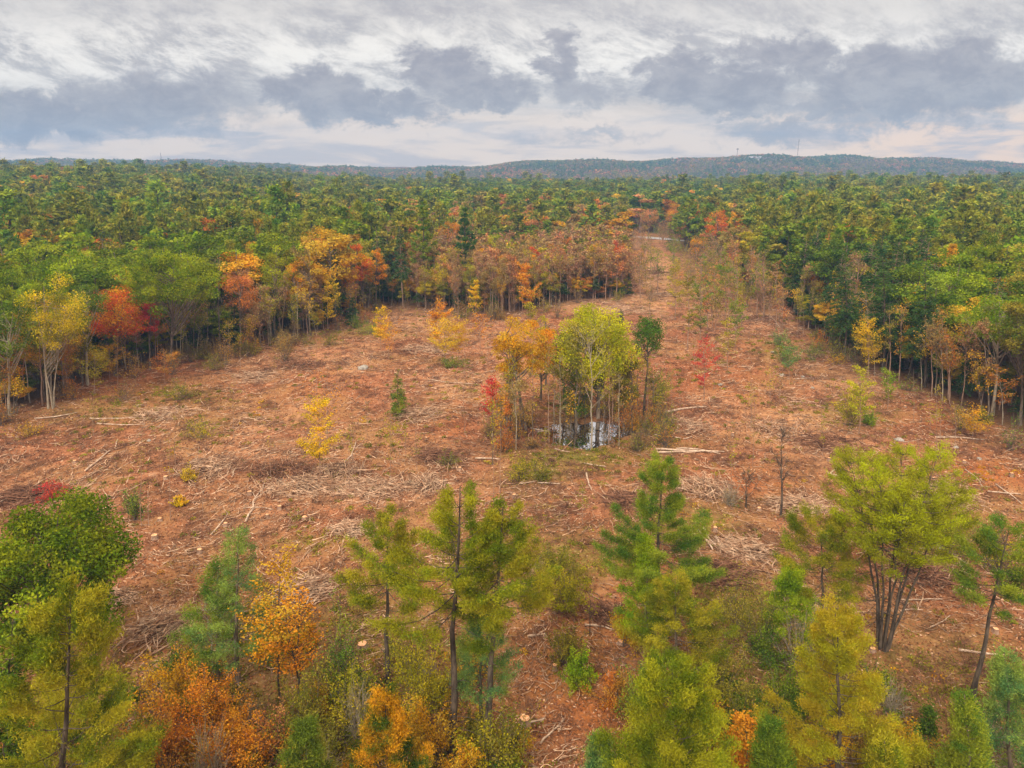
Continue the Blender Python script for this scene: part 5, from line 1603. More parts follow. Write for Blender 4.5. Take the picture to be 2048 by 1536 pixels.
used = {}
limit = {'broadleaf_tree': 285, 'maple_tree': 220, 'pine_tree': 250, 'hemlock_tree': 285, 'bare_tree': 230}
rest = {}
protos = {}
for (D, kd, tn, x, y, z, h_, w_, px, cy, short) in cand:
    nm = kname(kd, tn)
    c = used.get(nm, 0)
    if c >= limit[nm] or D > 430 or not (-30 < px < 2078):
        rest.setdefault(nm, []).append((D, kd, tn, x, y, z, h_, w_))
        continue
    used[nm] = c + 1
    nv = SPEC[kd][0]
    v_ = int(FR.integers(nv))
    if kd == 'hemlock' and px > 1500 and not short and D < 230:
        v_ = int(FR.choice([1, 3, 5, 4]))
    jit = FR.uniform(.82, 1.2) * np.array([FR.uniform(.92, 1.08), 1, FR.uniform(.85, 1.15)])
    t1 = np.clip(np.array(T[tn][0]) * jit, 0, .8)
    t2 = np.clip(np.array(T[tn][1]) * jit, 0, .8)
    hr = h_ / (H0 * (.9 if kd == 'bare' else 1))
    sc = (hr * w_, hr * w_, hr) if not short else (w_ * .8, w_ * .8, hr)
    rot = FR.uniform(0, 6.283)
    if D < 215:
        r = root(nm, (x, y, z - .2), rot, sc)
        a_, b_ = VAR[kd, 0, v_]
        part("trunk", a_, r)
        part("crown", b_, r, t1, t2)
    else:
        r = bpy.data.objects.new(nm, VAR[kd, 1, v_])
        r.location = (x, y, z - .2)
        r.rotation_euler = (0, 0, rot)
        r.scale = sc
        r["tint"] = [float(q_) for q_ in t1]
        r["tint2"] = [float(q_) for q_ in t2]
        link(r)
    protos.setdefault((nm, tn, short), []).append((r, px, cy, D))

# words for each: by the nearest thing one can find, else as one of many alike
used_labels = set()
for (nm, tn, short), lst in protos.items():
    base = ("low " if short else "") + WORD[tn] + " " + NOUN[nm]
    for (r, px, cy, D) in lst:
        cands_ = sorted(LAND, key=lambda L_: math.hypot(L_[0] - px, (L_[1] - cy) * 1.6))[:3]
        lab = None
        for L_ in cands_:
            d_ = math.hypot(L_[0] - px, (L_[1] - cy) * 1.6)
            if d_ > 150:
                continue
            a_ = math.degrees(math.atan2(-(cy - L_[1]) * 1.6, px - L_[0])) % 360
            dirw = ["right of", "above and right of", "above", "above and left of", "left of", "below and left of", "below", "below and right of"][int(((a_ + 22.5) % 360) // 45)]
            k_ = (base, dirw, L_[2])
            if k_ not in used_labels:
                used_labels.add(k_)
                lab = f"{base} {dirw} {L_[2]}"
                if len(lab.split()) > 15:
                    lab = None
                    continue
                break
        side, dep = zone_word(px, D)
        if lab is None:
            lab = f"{base} like its neighbours in the {dep} of the {side} forest"
        grp = f"{base}s in the {dep} of the {side} forest"
        tag(r, lab, NOUN[nm].split()[-1], grp)


# ---- the rest of the forest, kind by kind, as instances on points
def instanced(name, label, pts, lod):
    """pts: (kind, tint1, tint2, x, y, z, h, w)"""
    coll = bpy.data.collections.new(name + "_models")
    keys = sorted({p[0] for p in pts})
    idx0, k = {}, 0
    for kd in keys:
        nv = 3 if lod == 3 else SPEC[kd][0]
        idx0[kd] = (k, nv)
        for v_ in range(nv):
            o_ = bpy.data.objects.new(f"{name}_model_{k:02d}", VAR[kd, lod, v_])
            coll.objects.link(o_)
            k += 1
    me = bpy.data.meshes.new(name)
    n_ = len(pts)
    me.vertices.add(n_)
    me.vertices.foreach_set("co", np.array([[p[3], p[4], p[5] - .2] for p in pts], np.float32).ravel())

    def attr(nm, typ, vals, key="value"):
        a_ = me.attributes.new(nm, typ, 'POINT')
        a_.data.foreach_set(key, np.asarray(vals).ravel())
    jit = FR.uniform(.8, 1.22, (n_, 1)) * np.concatenate([FR.uniform(.9, 1.1, (n_, 1)), np.ones((n_, 1)), FR.uniform(.85, 1.15, (n_, 1))], axis=1)
    t1 = np.clip(np.array([p[1] for p in pts]) * jit, 0, .8)
    t2 = np.clip(np.array([p[2] for p in pts]) * jit, 0, .8)
    one = np.ones((n_, 1))
    attr("tint", 'FLOAT_COLOR', np.concatenate([t1, one], 1).astype(np.float32), "color")
    attr("tint2", 'FLOAT_COLOR', np.concatenate([t2, one], 1).astype(np.float32), "color")
    attr("pick", 'INT', np.array([idx0[p[0]][0] + int(FR.integers(idx0[p[0]][1])) for p in pts], np.int32))
    attr("turn", 'FLOAT_VECTOR', np.stack([np.zeros(n_), np.zeros(n_), FR.uniform(0, 6.283, n_)], 1).astype(np.float32), "vector")
    hr = np.array([p[6] / H0 for p in pts])
    ww = np.array([p[7] for p in pts])
    attr("size", 'FLOAT_VECTOR', np.stack([hr * ww, hr * ww, hr], 1).astype(np.float32), "vector")
    o_ = link(bpy.data.objects.new(name, me))
    ng = bpy.data.node_groups.new(name, 'GeometryNodeTree')
    ng.interface.new_socket("Geometry", in_out='INPUT', socket_type='NodeSocketGeometry')
    ng.interface.new_socket("Geometry", in_out='OUTPUT', socket_type='NodeSocketGeometry')
    gi = ng.nodes.new('NodeGroupInput')
    go = ng.nodes.new('NodeGroupOutput')
    ip = ng.nodes.new('GeometryNodeInstanceOnPoints')
    ci = ng.nodes.new('GeometryNodeCollectionInfo')
    ci.inputs['Collection'].default_value = coll
    ci.inputs['Separate Children'].default_value = True
    ci.inputs['Reset Children'].default_value = True

    def na(nm, typ):
        a_ = ng.nodes.new('GeometryNodeInputNamedAttribute')
        a_.data_type = typ
        a_.inputs['Name'].default_value = nm
        return a_.outputs['Attribute']
    lk = ng.links.new
    lk(gi.outputs[0], ip.inputs['Points'])
    lk(ci.outputs[0], ip.inputs['Instance'])
    ip.inputs['Pick Instance'].default_value = True
    lk(na("pick", 'INT'), ip.inputs['Instance Index'])
    lk(na("turn", 'FLOAT_VECTOR'), ip.inputs['Rotation'])
    lk(na("size", 'FLOAT_VECTOR'), ip.inputs['Scale'])
    lk(ip.outputs[0], go.inputs[0])
    md = o_.modifiers.new("trees", 'NODES')
    md.node_group = ng
    tag(o_, label, None, None, 'stuff')


for nm, lst in rest.items():
    instanced("distant_" + nm + "s", f"unbroken far forest of {NOUN[nm]}s fading towards the ridge", [(kd, T[tn][0], T[tn][1], x, y, z, h_, w_) for (D, kd, tn, x, y, z, h_, w_) in lst], 2)

# ---- forest on the far valley and ridge
pts = []
yy = 1160
while yy < 2640:
    sp = 13.0
    for xx in np.arange(-0.80 * yy, 0.80 * yy, sp):
        x, y = xx + FR.uniform(-.5, .5) * sp, yy + FR.uniform(-.5, .5) * sp
        z = float(ground_z(x, y))
        pn = mnoise.noise(Vector((x * .006, y * .004, 9.1)))
        u = x / y
        if 0.0 < (u - .335) < .028 and 2230 < y < 2295:
            continue
        if pn > .05:
            kd, tn = pick([(3, 'broad', 'deep'), (3, 'pine', 'hem'), (1, 'broad', 'olive'), (1, 'broad', 'salmon')])
        else:
            kd, tn = pick([(.4, 'broad', 'salmon'), (.8, 'broad', 'tan'), (3, 'broad', 'olive'), (.15, 'broad', 'rust'), (5, 'broad', 'deep'), (1, 'pine', 'pineo'), (.3, 'broad', 'gold')])
        if mnoise.noise(Vector((x * .013, y * .009, 4.4))) > .22 and FR.uniform() < .4:
            kd, tn = pick([(2, 'broad', 'salmon'), (2, 'broad', 'rust'), (1.5, 'broad', 'gold'), (1, 'broad', 'tan')])
        pts.append((kd, T[tn][0], T[tn][1], x, y, z, FR.uniform(9, 16), FR.uniform(1.4, 2.1)))
    yy += sp
instanced("ridge_forest", "hazy autumn woods covering the far ridge", pts, 3)

# ------------------------------------------------------------------ logs, stumps, brush piles, rocks
def log_obj(p0_, p1, r0_, r1, label, group=None, name="fallen_log", mat=None, seed=0, branches=0):
    rg = np.random.default_rng(seed)
    k = 7
    t = np.linspace(0, 1, k)
    A_, B_ = np.array(p0_), np.array(p1)
    path = A_[None] * (1 - t[:, None]) + B_[None] * t[:, None]
    L_ = np.linalg.norm(B_ - A_)
    dv = (B_ - A_) / L_
    pp = np.array([-dv[1], dv[0], 0])
    path += pp * (np.sin(t * math.pi) * rg.normal(0, .05) * L_ + rg.normal(0, .01 * L_, k))[:, None]
    path[:, 2] += rg.uniform(.0, .12)
    origin = path.mean(0)
    mb_ = MB()
    tubes(mb_, (path - origin)[None], np.linspace(r0_, r1, k)[None], 8, .5, 0, cap=1)
    for b_ in range(branches):
        q_ = rg.uniform(.3, .95)
        s_ = np.array([np.interp(q_, t, path[:, i_]) for i_ in range(3)]) - origin
        d_ = unit(dv * rg.uniform(.3, 1) + pp * rg.choice([-1, 1]) * rg.uniform(.4, 1) + np.array([0, 0, rg.uniform(0, .6)]))
        l_ = rg.uniform(.12, .3) * L_
        tubes(mb_, np.stack([s_, s_ + d_ * l_ * .5 + rg.normal(0, .06, 3), s_ + d_ * l_])[None], np.array([[r1 * .6, r1 * .4, r1 * .15]]), 4)
    o_ = link(bpy.data.objects.new(name, mb_.mesh(name, [mat or M_LOG, M_CUT], smooth=False)))
    o_.location = origin
    tag(o_, label, "log", group)
    return o_


def gp(px, py, dz_=0.0):
    x, y, z = gpoint(px, py)
    return (x, y, z + dz_)


LOGS = [
    (170, 945, 222, 902, .13, "long white log lying in the western clearing", 2), (232, 895, 236, 880, .09, "short white log at the tip of the long white one", 0),
    (490, 1046, 530, 968, .12, "forked white log standing out beneath the brush row", 3), (488, 1018, 548, 1021, .07, "thin straight pole crossing the forked white log", 0),
    (680, 942, 712, 886, .12, "white log leaning towards the brush row", 2), (420, 1072, 456, 1026, .10, "pale curved log right of the light green bushy conifer", 2),
    (465, 955, 476, 932, .09, "short pale log between slash heaps", 0), (296, 925, 300, 916, .08, "stubby white log right of the long white one", 0),
    (70, 838, 155, 826, .13, "long straight log along the left forest edge", 0), (180, 838, 272, 836, .12, "second straight log along the left forest edge", 0), (195, 848, 290, 850, .1, "third straight log, nearest the slash, by the left forest edge", 0),
    (1312, 902, 1448, 906, .16, "longest stacked log right of the pond", 1), (1314, 908, 1400, 905, .14, "log lying against the longest one right of the pond", 0), (1352, 899, 1440, 910, .13, "thin top log of the three right of the pond", 0),
    (1308, 871, 1362, 878, .12, "white log just right of the pond's bank", 0), (1366, 880, 1384, 874, .1, "short white log touching the bank log", 0),
    (1172, 948, 1184, 982, .13, "tan log with an orange cut end below the pond", 0), (950, 918, 1000, 919, .12, "grey log on the grass left of the pond", 0), (880, 918, 922, 908, .10, "broken pale log left of the grass", 2),
    (1168, 928, 1212, 934, .09, "dark rotten log on the grass", 0), (1040, 970, 1080, 962, .09, "forked branch log above the tallest pine", 3), (1075, 968, 1120, 970, .09, "pale log with an orange end by the forked branch", 0),
    (1110, 898, 1140, 905, .1, "mossy log at the pond's near edge", 0), (1060, 858, 1120, 870, .09, "thin log dipping into the pond", 0), (1330, 828, 1412, 816, .2, "thick dark log pile behind the pond's right bank", 0),
    (1395, 1062, 1426, 1102, .15, "freshly peeled orange log in the small heap", 0), (1408, 1058, 1436, 1095, .14, "second peeled orange log in the small heap", 0), (1430, 1075, 1440, 1108, .13, "short peeled log at the right of the small heap", 0),
    (1380, 1060, 1400, 1080, .12, "peeled log at the left of the small heap", 0), (1450, 1108, 1476, 1092, .10, "thin pale log right of the peeled heap", 0),
    (1170, 1252, 1228, 1262, .09, "straight pole lying left of the wide low pine", 0), (1215, 1220, 1250, 1250, .09, "tan log among the chips left of the wide low pine", 0), (1225, 1215, 1262, 1240, .08, "thin log beside the tan one among the chips", 0),
    (1055, 1275, 1092, 1270, .11, "short white log right of the black trunks", 0), (1080, 1490, 1130, 1440, .08, "crooked branch on the dark soil at the bottom", 3), (1045, 1450, 1090, 1440, .09, "thin log beside the orange stump at the bottom", 0),
    (1805, 885, 1845, 878, .06, "thin grey pole near the white rock", 0), (1870, 876, 1968, 880, .13, "dark straight log in the east of the clearing", 0), (1930, 940, 1965, 975, .08, "curved bare branch in the east of the clearing", 2),
    (1660, 950, 1680, 930, .09, "white forked log above the umbrella topped pine", 3), (1655, 948, 1700, 955, .08, "pale log crossing the white forked one", 0), (1838, 1098, 1880, 1094, .09, "white log right of the black trunk fan", 0),
    (1885, 1142, 1925, 1152, .1, "orange ended log in the eastern slash", 0), (1800, 1202, 1885, 1200, .08, "straight thin pole right of the trunk fan", 0), (1800, 1225, 1845, 1222, .08, "shorter pole below the straight thin one", 0),
    (1915, 1302, 1995, 1312, .12, "pinkish log behind the crooked black trunk", 0), (1862, 1256, 1900, 1232, .06, "pale bent branch right of the trunk fan", 2), (1905, 1108, 1935, 1130, .09, "stout tan log near the leaning pine", 0),
    (1975, 985, 2040, 990, .09, "long dark log by the right edge", 0), (1990, 970, 2045, 1010, .08, "pale slanting log by the right edge", 0), (1250, 800, 1290, 792, .12, "pale log behind the pond", 0),
    (900, 1190, 925, 1180, .1, "white log between the tall pines", 0), (30, 1000, 65, 975, .12, "pale log in the slash by the left edge", 2), (0, 1010, 30, 985, .11, "second pale log in the slash by the left edge", 1),
    (1590, 760, 1620, 757, .1, "dark log below the uprooted stump", 0), (1700, 740, 1765, 752, .07, "long thin pole crossing the eastern track", 0), (1560, 655, 1525, 625, .1, "felled pole leaning on the uprooted stump", 0),
    (1480, 668, 1462, 640, .09, "second felled pole by the dark pit", 0), (860, 760, 960, 770, .08, "thin straight pole left of the red sapling", 0), (300, 1215, 318, 1232, .07, "white stick in the slash under the big oak", 0), (0, 1262, 45, 1232, .11, "pale log left of the bushy pine", 0),
]
for i_, (xa, ya, xb, yb, rr_, lb, br) in enumerate(LOGS):
    log_obj(gp(xa, ya, rr_), gp(xb, yb, rr_ * .7), rr_ * 1.05, rr_ * .6, lb, "felled logs on the cleared ground", seed=i_, branches=br)

# rows of loose cut branches lying on the slash, thin enough to need no parts
BR_SPOTS = [(560, 985, 90, 16, 26), (700, 980, 90, 16, 34), (820, 975, 60, 18, 22), (880, 930, 60, 22, 22), (460, 960, 120, 40, 24), (250, 980, 120, 40, 22), (80, 1000, 80, 30, 18), (320, 1270, 60, 50, 26),
            (1480, 1130, 80, 26, 24), (1600, 1020, 60, 26, 20), (1420, 980, 70, 26, 18), (1250, 1010, 60, 20, 14), (1850, 1150, 100, 60, 22), (330, 840, 160, 40, 18), (600, 1180, 60, 50, 20)]
brng = np.random.default_rng(31)
for cx_, cy_, rx_, ry_, nn in BR_SPOTS:
    for k_ in range(nn):
        a_, b_ = brng.normal(0, .5, 2)
        pxx, pyy = cx_ + a_ * rx_, cy_ + b_ * ry_
        if pyy < edge_y(pxx) + 5:
            continue
        x, y, z = gpoint(pxx, pyy)
        an = brng.uniform(.6, 2.5)
        l_ = brng.uniform(1.2, 3.4)
        log_obj((x, y, z + .06), (x + math.cos(an) * l_, y + math.sin(an) * l_, float(ground_z(x + math.cos(an) * l_, y + math.sin(an) * l_)) + brng.uniform(.05, .7)), brng.uniform(.045, .08), .025,
                "loose bark stripped branch lying in a heap of slash", "loose branches in the slash heaps", name="loose_branch", mat=M_STICK, seed=int(brng.integers(1 << 30)), branches=int(brng.integers(0, 3)))["category"] = "branch"

# brush piles
def brush_pile(px, py, wp, hgt, label, n_=170, seed=0):
    rg = np.random.default_rng(seed)
    x, y, z = gpoint(px, py)
    w = wp / FPX * project(x, y, z)[2]
    az = rg.uniform(0, 6.283, n_)
    az = np.where(rg.random(n_) < .6, rg.normal(rg.uniform(0, 3), .35, n_), az)
    r_ = w / 2 * rg.uniform(0, 1, n_) ** .6
    a2 = rg.uniform(0, 6.283, n_)
    c_3 = np.stack([np.cos(a2) * r_, np.sin(a2) * r_ * .8, np.zeros(n_)], 1)
    c_3[:, 2] = hgt * (1 - (r_ / (w / 2)) ** 2) * rg.uniform(.2, 1, n_) + .05
    L_ = rg.uniform(.5, 1.4, n_) * min(w * .45, 3.2)
    d_ = np.stack([np.cos(az), np.sin(az), rg.normal(0, .22, n_)], 1)
    ss_ = np.linspace(-.5, .5, 4)
    p_ = c_3[:, None] + d_[:, None] * (L_[:, None] * ss_)[..., None] + rg.normal(0, .09, (n_, 4, 3))
    p_[..., 2] = np.maximum(p_[..., 2], .03)
    mb_ = MB()
    tubes(mb_, p_, rg.uniform(.015, .05, n_)[:, None] * np.array([1, .9, .7, .35]) * (1 + y / 260), 4, rg.uniform(0, .9, n_))
    o_ = link(bpy.data.objects.new("brush_pile", mb_.mesh("brush_pile", [M_STICK if seed % 3 else M_TWIG])))
    o_.location = (x, y, z)
    tag(o_, label, "brush pile", "brush piles on the clearing")


PILES = [(600, 975, 130, .9, "long pale brush pile at the west of the central row"), (740, 980, 150, .9, "pale brush pile in the middle of the central row"), (560, 945, 130, 1.0, "dark brush pile at the west of the central row"),
         (680, 948, 130, 1.0, "dark brush pile behind the pale ones of the central row"), (850, 970, 90, .8, "brush pile at the east end of the central row"), (880, 915, 90, .9, "tangled brush pile left of the pond's grass"),
         (840, 830, 110, .8, "brush pile right of the bushy young conifer"), (1480, 1100, 110, 1.0, "dark brush pile right of the pointed pine"), (1450, 1150, 120, .9, "pale brush pile below the dark one right of the pointed pine"),
         (1600, 1015, 110, .9, "brush pile left of the umbrella topped pine"), (1570, 860, 160, .7, "long brush mat along the pale track"), (1640, 890, 140, .7, "brush mat at the lower end of the pale track"),
         (1410, 975, 130, .8, "combed brush pile behind the pointed pine"), (1370, 850, 120, .8, "brush pile on the bank right of the pond"), (1250, 1000, 90, .6, "small brush pile below the pond"),
         (330, 1255, 110, 1.2, "brush pile of whitish crowns under the big oak"), (230, 1200, 80, .8, "brown brush pile beside the big oak"), (60, 990, 120, .9, "brush pile at the left edge of the clearing"),
         (420, 935, 120, .7, "low brown brush pile in the western clearing"), (520, 755, 120, .6, "far brown brush pile near the left forest"), (600, 730, 110, .6, "far pale brush pile near the left forest"),
         (700, 1060, 80, .9, "purple brown brush pile above the slim pine"), (620, 1180, 110, .9, "brush pile left of the slim pine"), (1840, 1140, 130, .9, "brush pile right of the trunk fan"),
         (1880, 990, 150, .7, "brush pile in the shade at the east"), (1240, 620, 130, .6, "far brush pile behind the lime yellow tree"), (1520, 640, 110, .7, "far brush pile by the right forest corner"),
         (850, 700, 90, .6, "far brush pile by the vivid orange sapling"), (330, 830, 130, .6, "flat brush pile by the long edge logs"), (1300, 545, 60, .7, "small brush pile on the far track"), (1330, 590, 70, .7, "brush pile beside the far track"),
         (1600, 1210, 90, .9, "brush pile under the low spreading pine"), (1220, 1230, 90, .6, "chip and brush pile left of the wide low pine")]
for i_, (px, py, wp, hg, lb) in enumerate(PILES):
    brush_pile(px, py, wp, hg, lb, seed=i_ + 1, n_=170 if py < 900 else 240)


# stumps
def stump(px, py, r_, h_, label, seed):
    rg = np.random.default_rng(seed)
    r_ *= .8
    x, y, z = gpoint(px, py)
    k = 14
    th_ = np.arange(k) * 2 * math.pi / k
    ir = 1 + rg.normal(0, .10, k)
    V_ = []
    for zz, s_ in ((-.1, 1.5), (.08, 1.2), (h_ * .6, 1.02), (h_, 1.0)):
        V_.append(np.stack([np.cos(th_) * r_ * s_ * ir, np.sin(th_) * r_ * s_ * ir, np.full(k, zz)], 1))
    mb_ = MB()
    q_ = (np.arange(3)[:, None] * k + np.arange(k)[None]).ravel()
    q2 = (np.arange(3)[:, None] * k + (np.arange(k)[None] + 1) % k).ravel()
    mb_.add(np.concatenate(V_), np.stack([q_, q2, q2 + k, q_ + k], 1))
    o_ = link(bpy.data.objects.new("tree_stump", mb_.mesh("stump_bark", [M_BARK_TAN])))
    o_.location = (x, y, z)
    m2 = MB()
    m2.add(V_[3] * [.93, .93, 1] + [0, 0, .012], np.arange(k)[None])
    part("cut_top", m2.mesh("cut_top", [M_CUT]), o_)
    tag(o_, label, "stump", "cut stumps in the clearing")


STUMPS = [(1243, 1288, .38, "orange cut stump on bare soil left of the wide low pine"), (1228, 1393, .36, "orange cut stump lowest on the bare soil"), (1050, 1447, .5, "wide orange stump right of the black trunks"), (592, 932, .3, "orange stump behind the brush row"),
          (332, 958, .34, "orange stump in the western clearing"), (500, 990, .34, "wide pale stump at the brush row's west end"), (610, 1038, .36, "orange stump right of the forked white log"), (535, 1035, .28, "small orange stump by the forked white log"),
          (560, 1019, .3, "orange stump above the crossing pole"), (320, 1041, .32, "orange stump right of the light green bushy conifer"), (920, 940, .3, "pale stump above the tallest pine"), (1028, 996, .28, "small orange stump below the forked branch"),
          (1518, 1020, .32, "orange stump between the dead stems"), (1476, 1091, .33, "pale stump on the dark brush pile"), (1658, 922, .3, "white topped stump above the umbrella topped pine"), (1928, 925, .3, "pale stump in the orange patch at the east"),
          (1912, 947, .3, "orange stump below the pale one at the east"), (2022, 953, .3, "orange stump near the right edge"), (708, 1168, .36, "orange stump left of the slim pine"), (725, 1295, .5, "large pale orange stump under the slim pine"),
          (1465, 871, .3, "orange stump by the pale track"), (1810, 815, .3, "orange stump near the eastern saplings"), (400, 1105, .34, "pale orange stump above the blue green pine"), (310, 1078, .4, "cluster stump of pale wood right of the big oak"),
          (150, 925, .3, "orange stump in the far western slash"), (452, 1052, .28, "small stump beside the pale curved log"), (1430, 1062, .3, "stump behind the peeled heap"), (1745, 1303, .3, "stump at the foot of the trunk fan"),
          (1990, 1265, .3, "stump behind the crooked black trunk"), (1110, 1340, .26, "small red brown stump beside the round green bush"), (630, 968, .3, "stump in front of the brush row"), (1605, 872, .28, "small stump right of the pale track")]
for i_, (px, py, r_, lb) in enumerate(STUMPS):
    stump(px, py, r_, .32 + .1 * (i_ % 3), lb, i_)


# rocks
def rock(px, py, s_, label, seed):
    rg = np.random.default_rng(seed)
    x, y, z = gpoint(px, py)
    nu, nv_ = 14, 9
    V_ = []
    for a_ in range(nv_):
        ph = math.pi * a_ / (nv_ - 1)
        for b_ in range(nu):
            t_ = 2 * math.pi * b_ / nu
            v = Vector((math.sin(ph) * math.cos(t_), math.sin(ph) * math.sin(t_), math.cos(ph)))
            rr_ = 1 + .35 * mnoise.noise(v * 1.7 + Vector((seed, 0, 0))) + .15 * mnoise.noise(v * 4)
            V_.append((v.x * rr_ * s_ * 1.3, v.y * rr_ * s_, v.z * rr_ * s_ * .6 + s_ * .2))
    q_ = (np.arange(nv_ - 1)[:, None] * nu + np.arange(nu)[None]).ravel()
    q2 = (np.arange(nv_ - 1)[:, None] * nu + (np.arange(nu)[None] + 1) % nu).ravel()
    mb_ = MB()
    mb_.add(V_, np.stack([q_ + nu, q2 + nu, q2, q_], 1))
    o_ = link(bpy.data.objects.new("rock", mb_.mesh("rock", [M_ROCK])))
    o_.location = (x, y, z)
    o_.rotation_euler = (0, 0, rg.uniform(0, 6))
    tag(o_, label, "rock", "boulders on the clearing")


ROCKS = [(726, 738, .95, "mossy pale boulder left of the yellow saplings"), (1798, 881, .5, "white boulder by the thin grey pole"), (1564, 751, .5, "pale boulder in the dark ditch"), (1606, 754, .35, "small pale rock right of the ditch boulder"),
         (1912, 896, .35, "grey rock beside the dark straight log"), (1625, 776, .3, "small pale rock below the ditch"), 
         (298, 882, .3, "small white rock in the western clearing"), (1545, 705, .35, "pale rock by the uprooted stump"), (1440, 770, .4, "pale rock right of the crimson sapling"), (1958, 918, .3, "small pale rock in the orange patch"), (1880, 1095, .4, "pinkish rock in the eastern slash")]
for i_, (px, py, s_, lb) in enumerate(ROCKS):
    rock(px, py, s_, lb, i_ + 3)


# ------------------------------------------------------------------ masts and buildings on the ridge
def far_point(px, Y):
    a, b, c = ray(px, 300)
    x = a / b * Y
    return x, Y, float(ground_z(x, Y))


def mast(px, top_py, Y, w, label, dish):
    x, y, z = far_point(px, Y)
    a, b, c = ray(px, top_py)
    h_ = CAM_H + c / b * Y - z
    r = tag(root("radio_mast", (x, y, z)), label, "mast", "masts on the far ridge")
    legs = []
    for k in range(3):
        an = k * 2.094
        l_ = MB()
        tubes(l_, [[(math.cos(an) * w, math.sin(an) * w, 0), (math.cos(an) * w * .45, math.sin(an) * w * .45, h_)]], [[.32, .22]], 5)
        part("leg", l_.mesh("mast_leg", [M_STEEL]), r)
    m2 = MB()
    nb = int(h_ / 4)
    for q_ in range(nb):
        f0, f1 = q_ / nb, (q_ + 1) / nb
        for k in range(3):
            a0, a1 = k * 2.094, (k + 1) * 2.094
            w0, w1 = w * (1 - .55 * f0), w * (1 - .55 * f1)
            tubes(m2, [[(math.cos(a0) * w0, math.sin(a0) * w0, f0 * h_), (math.cos(a1) * w1, math.sin(a1) * w1, f1 * h_)]], [[.12, .12]], 3)
    part("bracing", m2.mesh("mast_bracing", [M_STEEL]), r)
    m3 = MB()
    if dish:
        for k in range(6):
            an = k * 1.047
            tubes(m3, [[(math.cos(an) * 2.6, math.sin(an) * 2.6, h_ - 4), (math.cos(an) * 2.9, math.sin(an) * 2.9, h_ + .5)]], [[.55, .55]], 6)
            tubes(m3, [[(0, 0, h_ - 3), (math.cos(an) * 2.6, math.sin(an) * 2.6, h_ - 3)]], [[.2, .2]], 4)
    else:
        tubes(m3, [[(0, 0, h_ - 1), (0, 0, h_ + 4)]], [[.25, .12]], 5)
        tubes(m3, [[(0, 0, h_ - 5), (0, 0, h_ - 2)]], [[1.0, 1.0]], 8)
    part("antenna", m3.mesh("mast_antenna", [M_STEEL]), r)


mast(320, 306, 2480, 1.6, "tall radio mast on the western ridge", False)
mast(1596, 279, 2500, 1.5, "tallest thin radio mast on the eastern ridge", False)
mast(1475, 297, 2480, 1.3, "short mast with a crown of antennas on the eastern ridge", True)


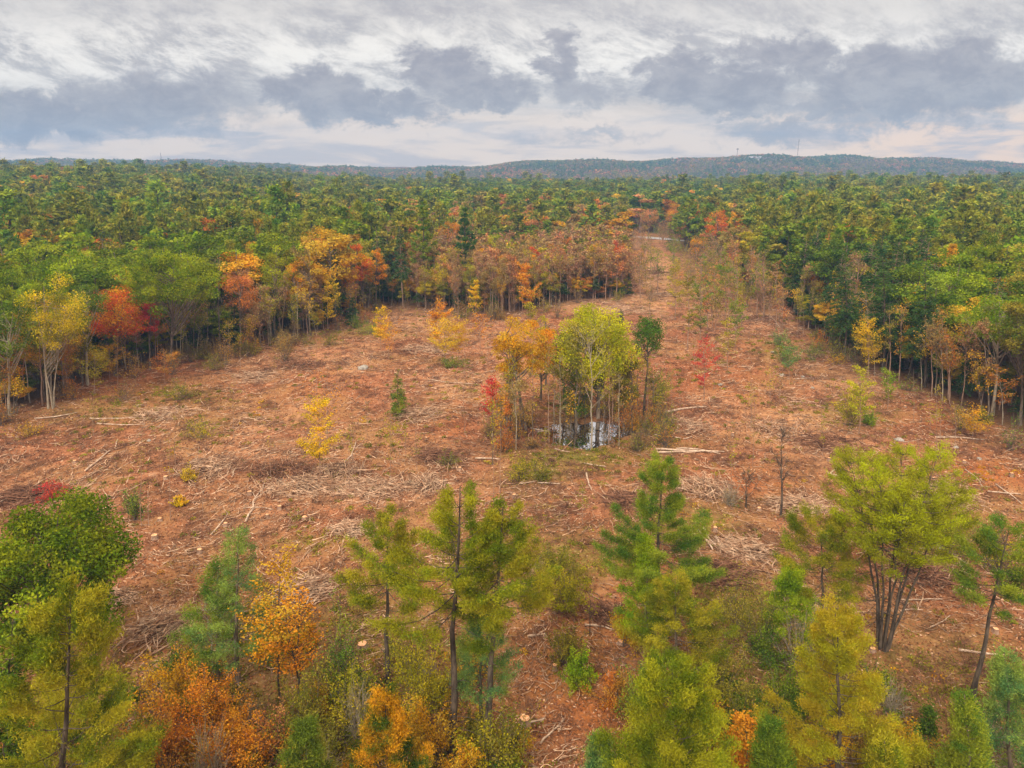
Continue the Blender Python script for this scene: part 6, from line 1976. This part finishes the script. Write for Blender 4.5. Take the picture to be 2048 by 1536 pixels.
def building(px, Y, w, d, h_, rot, label, name, gable=True, nwin=8):
    x, y, z = far_point(px, Y)
    r = tag(root(name, (x, y, z + .2), rot), label, "building", None)
    mw = MB()
    b0 = [(-w / 2, -d / 2, -8), (w / 2, -d / 2, -8), (w / 2, d / 2, -8), (-w / 2, d / 2, -8), (-w / 2, -d / 2, h_), (w / 2, -d / 2, h_), (w / 2, d / 2, h_), (-w / 2, d / 2, h_)]
    mw.add(b0, [(0, 1, 5, 4), (1, 2, 6, 5), (2, 3, 7, 6), (3, 0, 4, 7), (4, 5, 6, 7)])
    part("wall", mw.mesh("wall", [M_WALL]), r)
    mr = MB()
    e = 1.0
    rh = d * .28 if gable else .8
    mr.add([(-w / 2 - e, -d / 2 - e, h_ + .05), (w / 2 + e, -d / 2 - e, h_ + .05), (w / 2 + e, d / 2 + e, h_ + .05), (-w / 2 - e, d / 2 + e, h_ + .05), (-w / 2 - e * .5, 0, h_ + rh), (w / 2 + e * .5, 0, h_ + rh)],
           [(0, 1, 5, 4), (2, 3, 4, 5)])
    mr.add([(-w / 2 - e, -d / 2 - e, h_ + .05), (-w / 2 - e, d / 2 + e, h_ + .05), (-w / 2 - e * .5, 0, h_ + rh), (w / 2 + e, -d / 2 - e, h_ + .05), (w / 2 + e, d / 2 + e, h_ + .05), (w / 2 + e * .5, 0, h_ + rh)], [(0, 2, 1), (3, 4, 5)])
    part("roof", mr.mesh("roof", [M_ROOF]), r)
    for k in range(nwin):
        x0 = -w / 2 + w * (k + .5) / nwin
        mm_ = MB()
        mm_.add([(x0 - w / nwin * .28, -d / 2 - .06, h_ * .3), (x0 + w / nwin * .28, -d / 2 - .06, h_ * .3), (x0 + w / nwin * .28, -d / 2 - .06, h_ * .75), (x0 - w / nwin * .28, -d / 2 - .06, h_ * .75),
                 (x0 - w / nwin * .28, -d / 2 + .04, h_ * .3), (x0 + w / nwin * .28, -d / 2 + .04, h_ * .3), (x0 + w / nwin * .28, -d / 2 + .04, h_ * .75), (x0 - w / nwin * .28, -d / 2 + .04, h_ * .75)],
                [(0, 1, 2, 3), (0, 4, 5, 1), (1, 5, 6, 2), (2, 6, 7, 3), (3, 7, 4, 0)])
        part("window", mm_.mesh("window", [M_PANE]), r)


building(1512, 2300, 40, 16, 7, .06, "long pale building with a grey hipped roof in the eastern ridge woods", "school_building", True, 9)
building(1424, 2320, 26, 12, 6, 0, "low flat building at the clearing on the eastern ridge", "storage_building", False, 6)
building(1470, 2330, 10, 9, 6, .1, "small white house between the two long ridge buildings", "white_house", True, 3)
building(1862, 2500, 12, 10, 14, .3, "white house standing on the skyline of the eastern ridge", "white_house", True, 3)

# ------------------------------------------------------------------ air between here and the ridge
mb = MB()
x0, x1, y0_, y1_, z0_, z1_ = -4200, 4200, -200, 3000, -32, 175
mb.add([(x0, y0_, z0_), (x1, y0_, z0_), (x1, y1_, z0_), (x0, y1_, z0_), (x0, y0_, z1_), (x1, y0_, z1_), (x1, y1_, z1_), (x0, y1_, z1_)],
       [(0, 3, 2, 1), (4, 5, 6, 7), (0, 1, 5, 4), (1, 2, 6, 5), (2, 3, 7, 6), (3, 0, 4, 7)])
m_ = bpy.data.materials.new("pale_air")
m_.use_nodes = True
n = Nodes(m_.node_tree)
pv = n.new('ShaderNodeVolumePrincipled')
pv.inputs['Color'].default_value = (0.30, 0.56, 1.0, 1)
pv.inputs['Density'].default_value = 0.00025
pv.inputs['Anisotropy'].default_value = 0.0
o = n.new('ShaderNodeOutputMaterial')
n.put(o.inputs['Volume'], pv.outputs[0])
tag(link(bpy.data.objects.new("haze", mb.mesh("haze", [m_]))), "thin bluish haze between the forest and the far ridge", None, None, 'stuff')
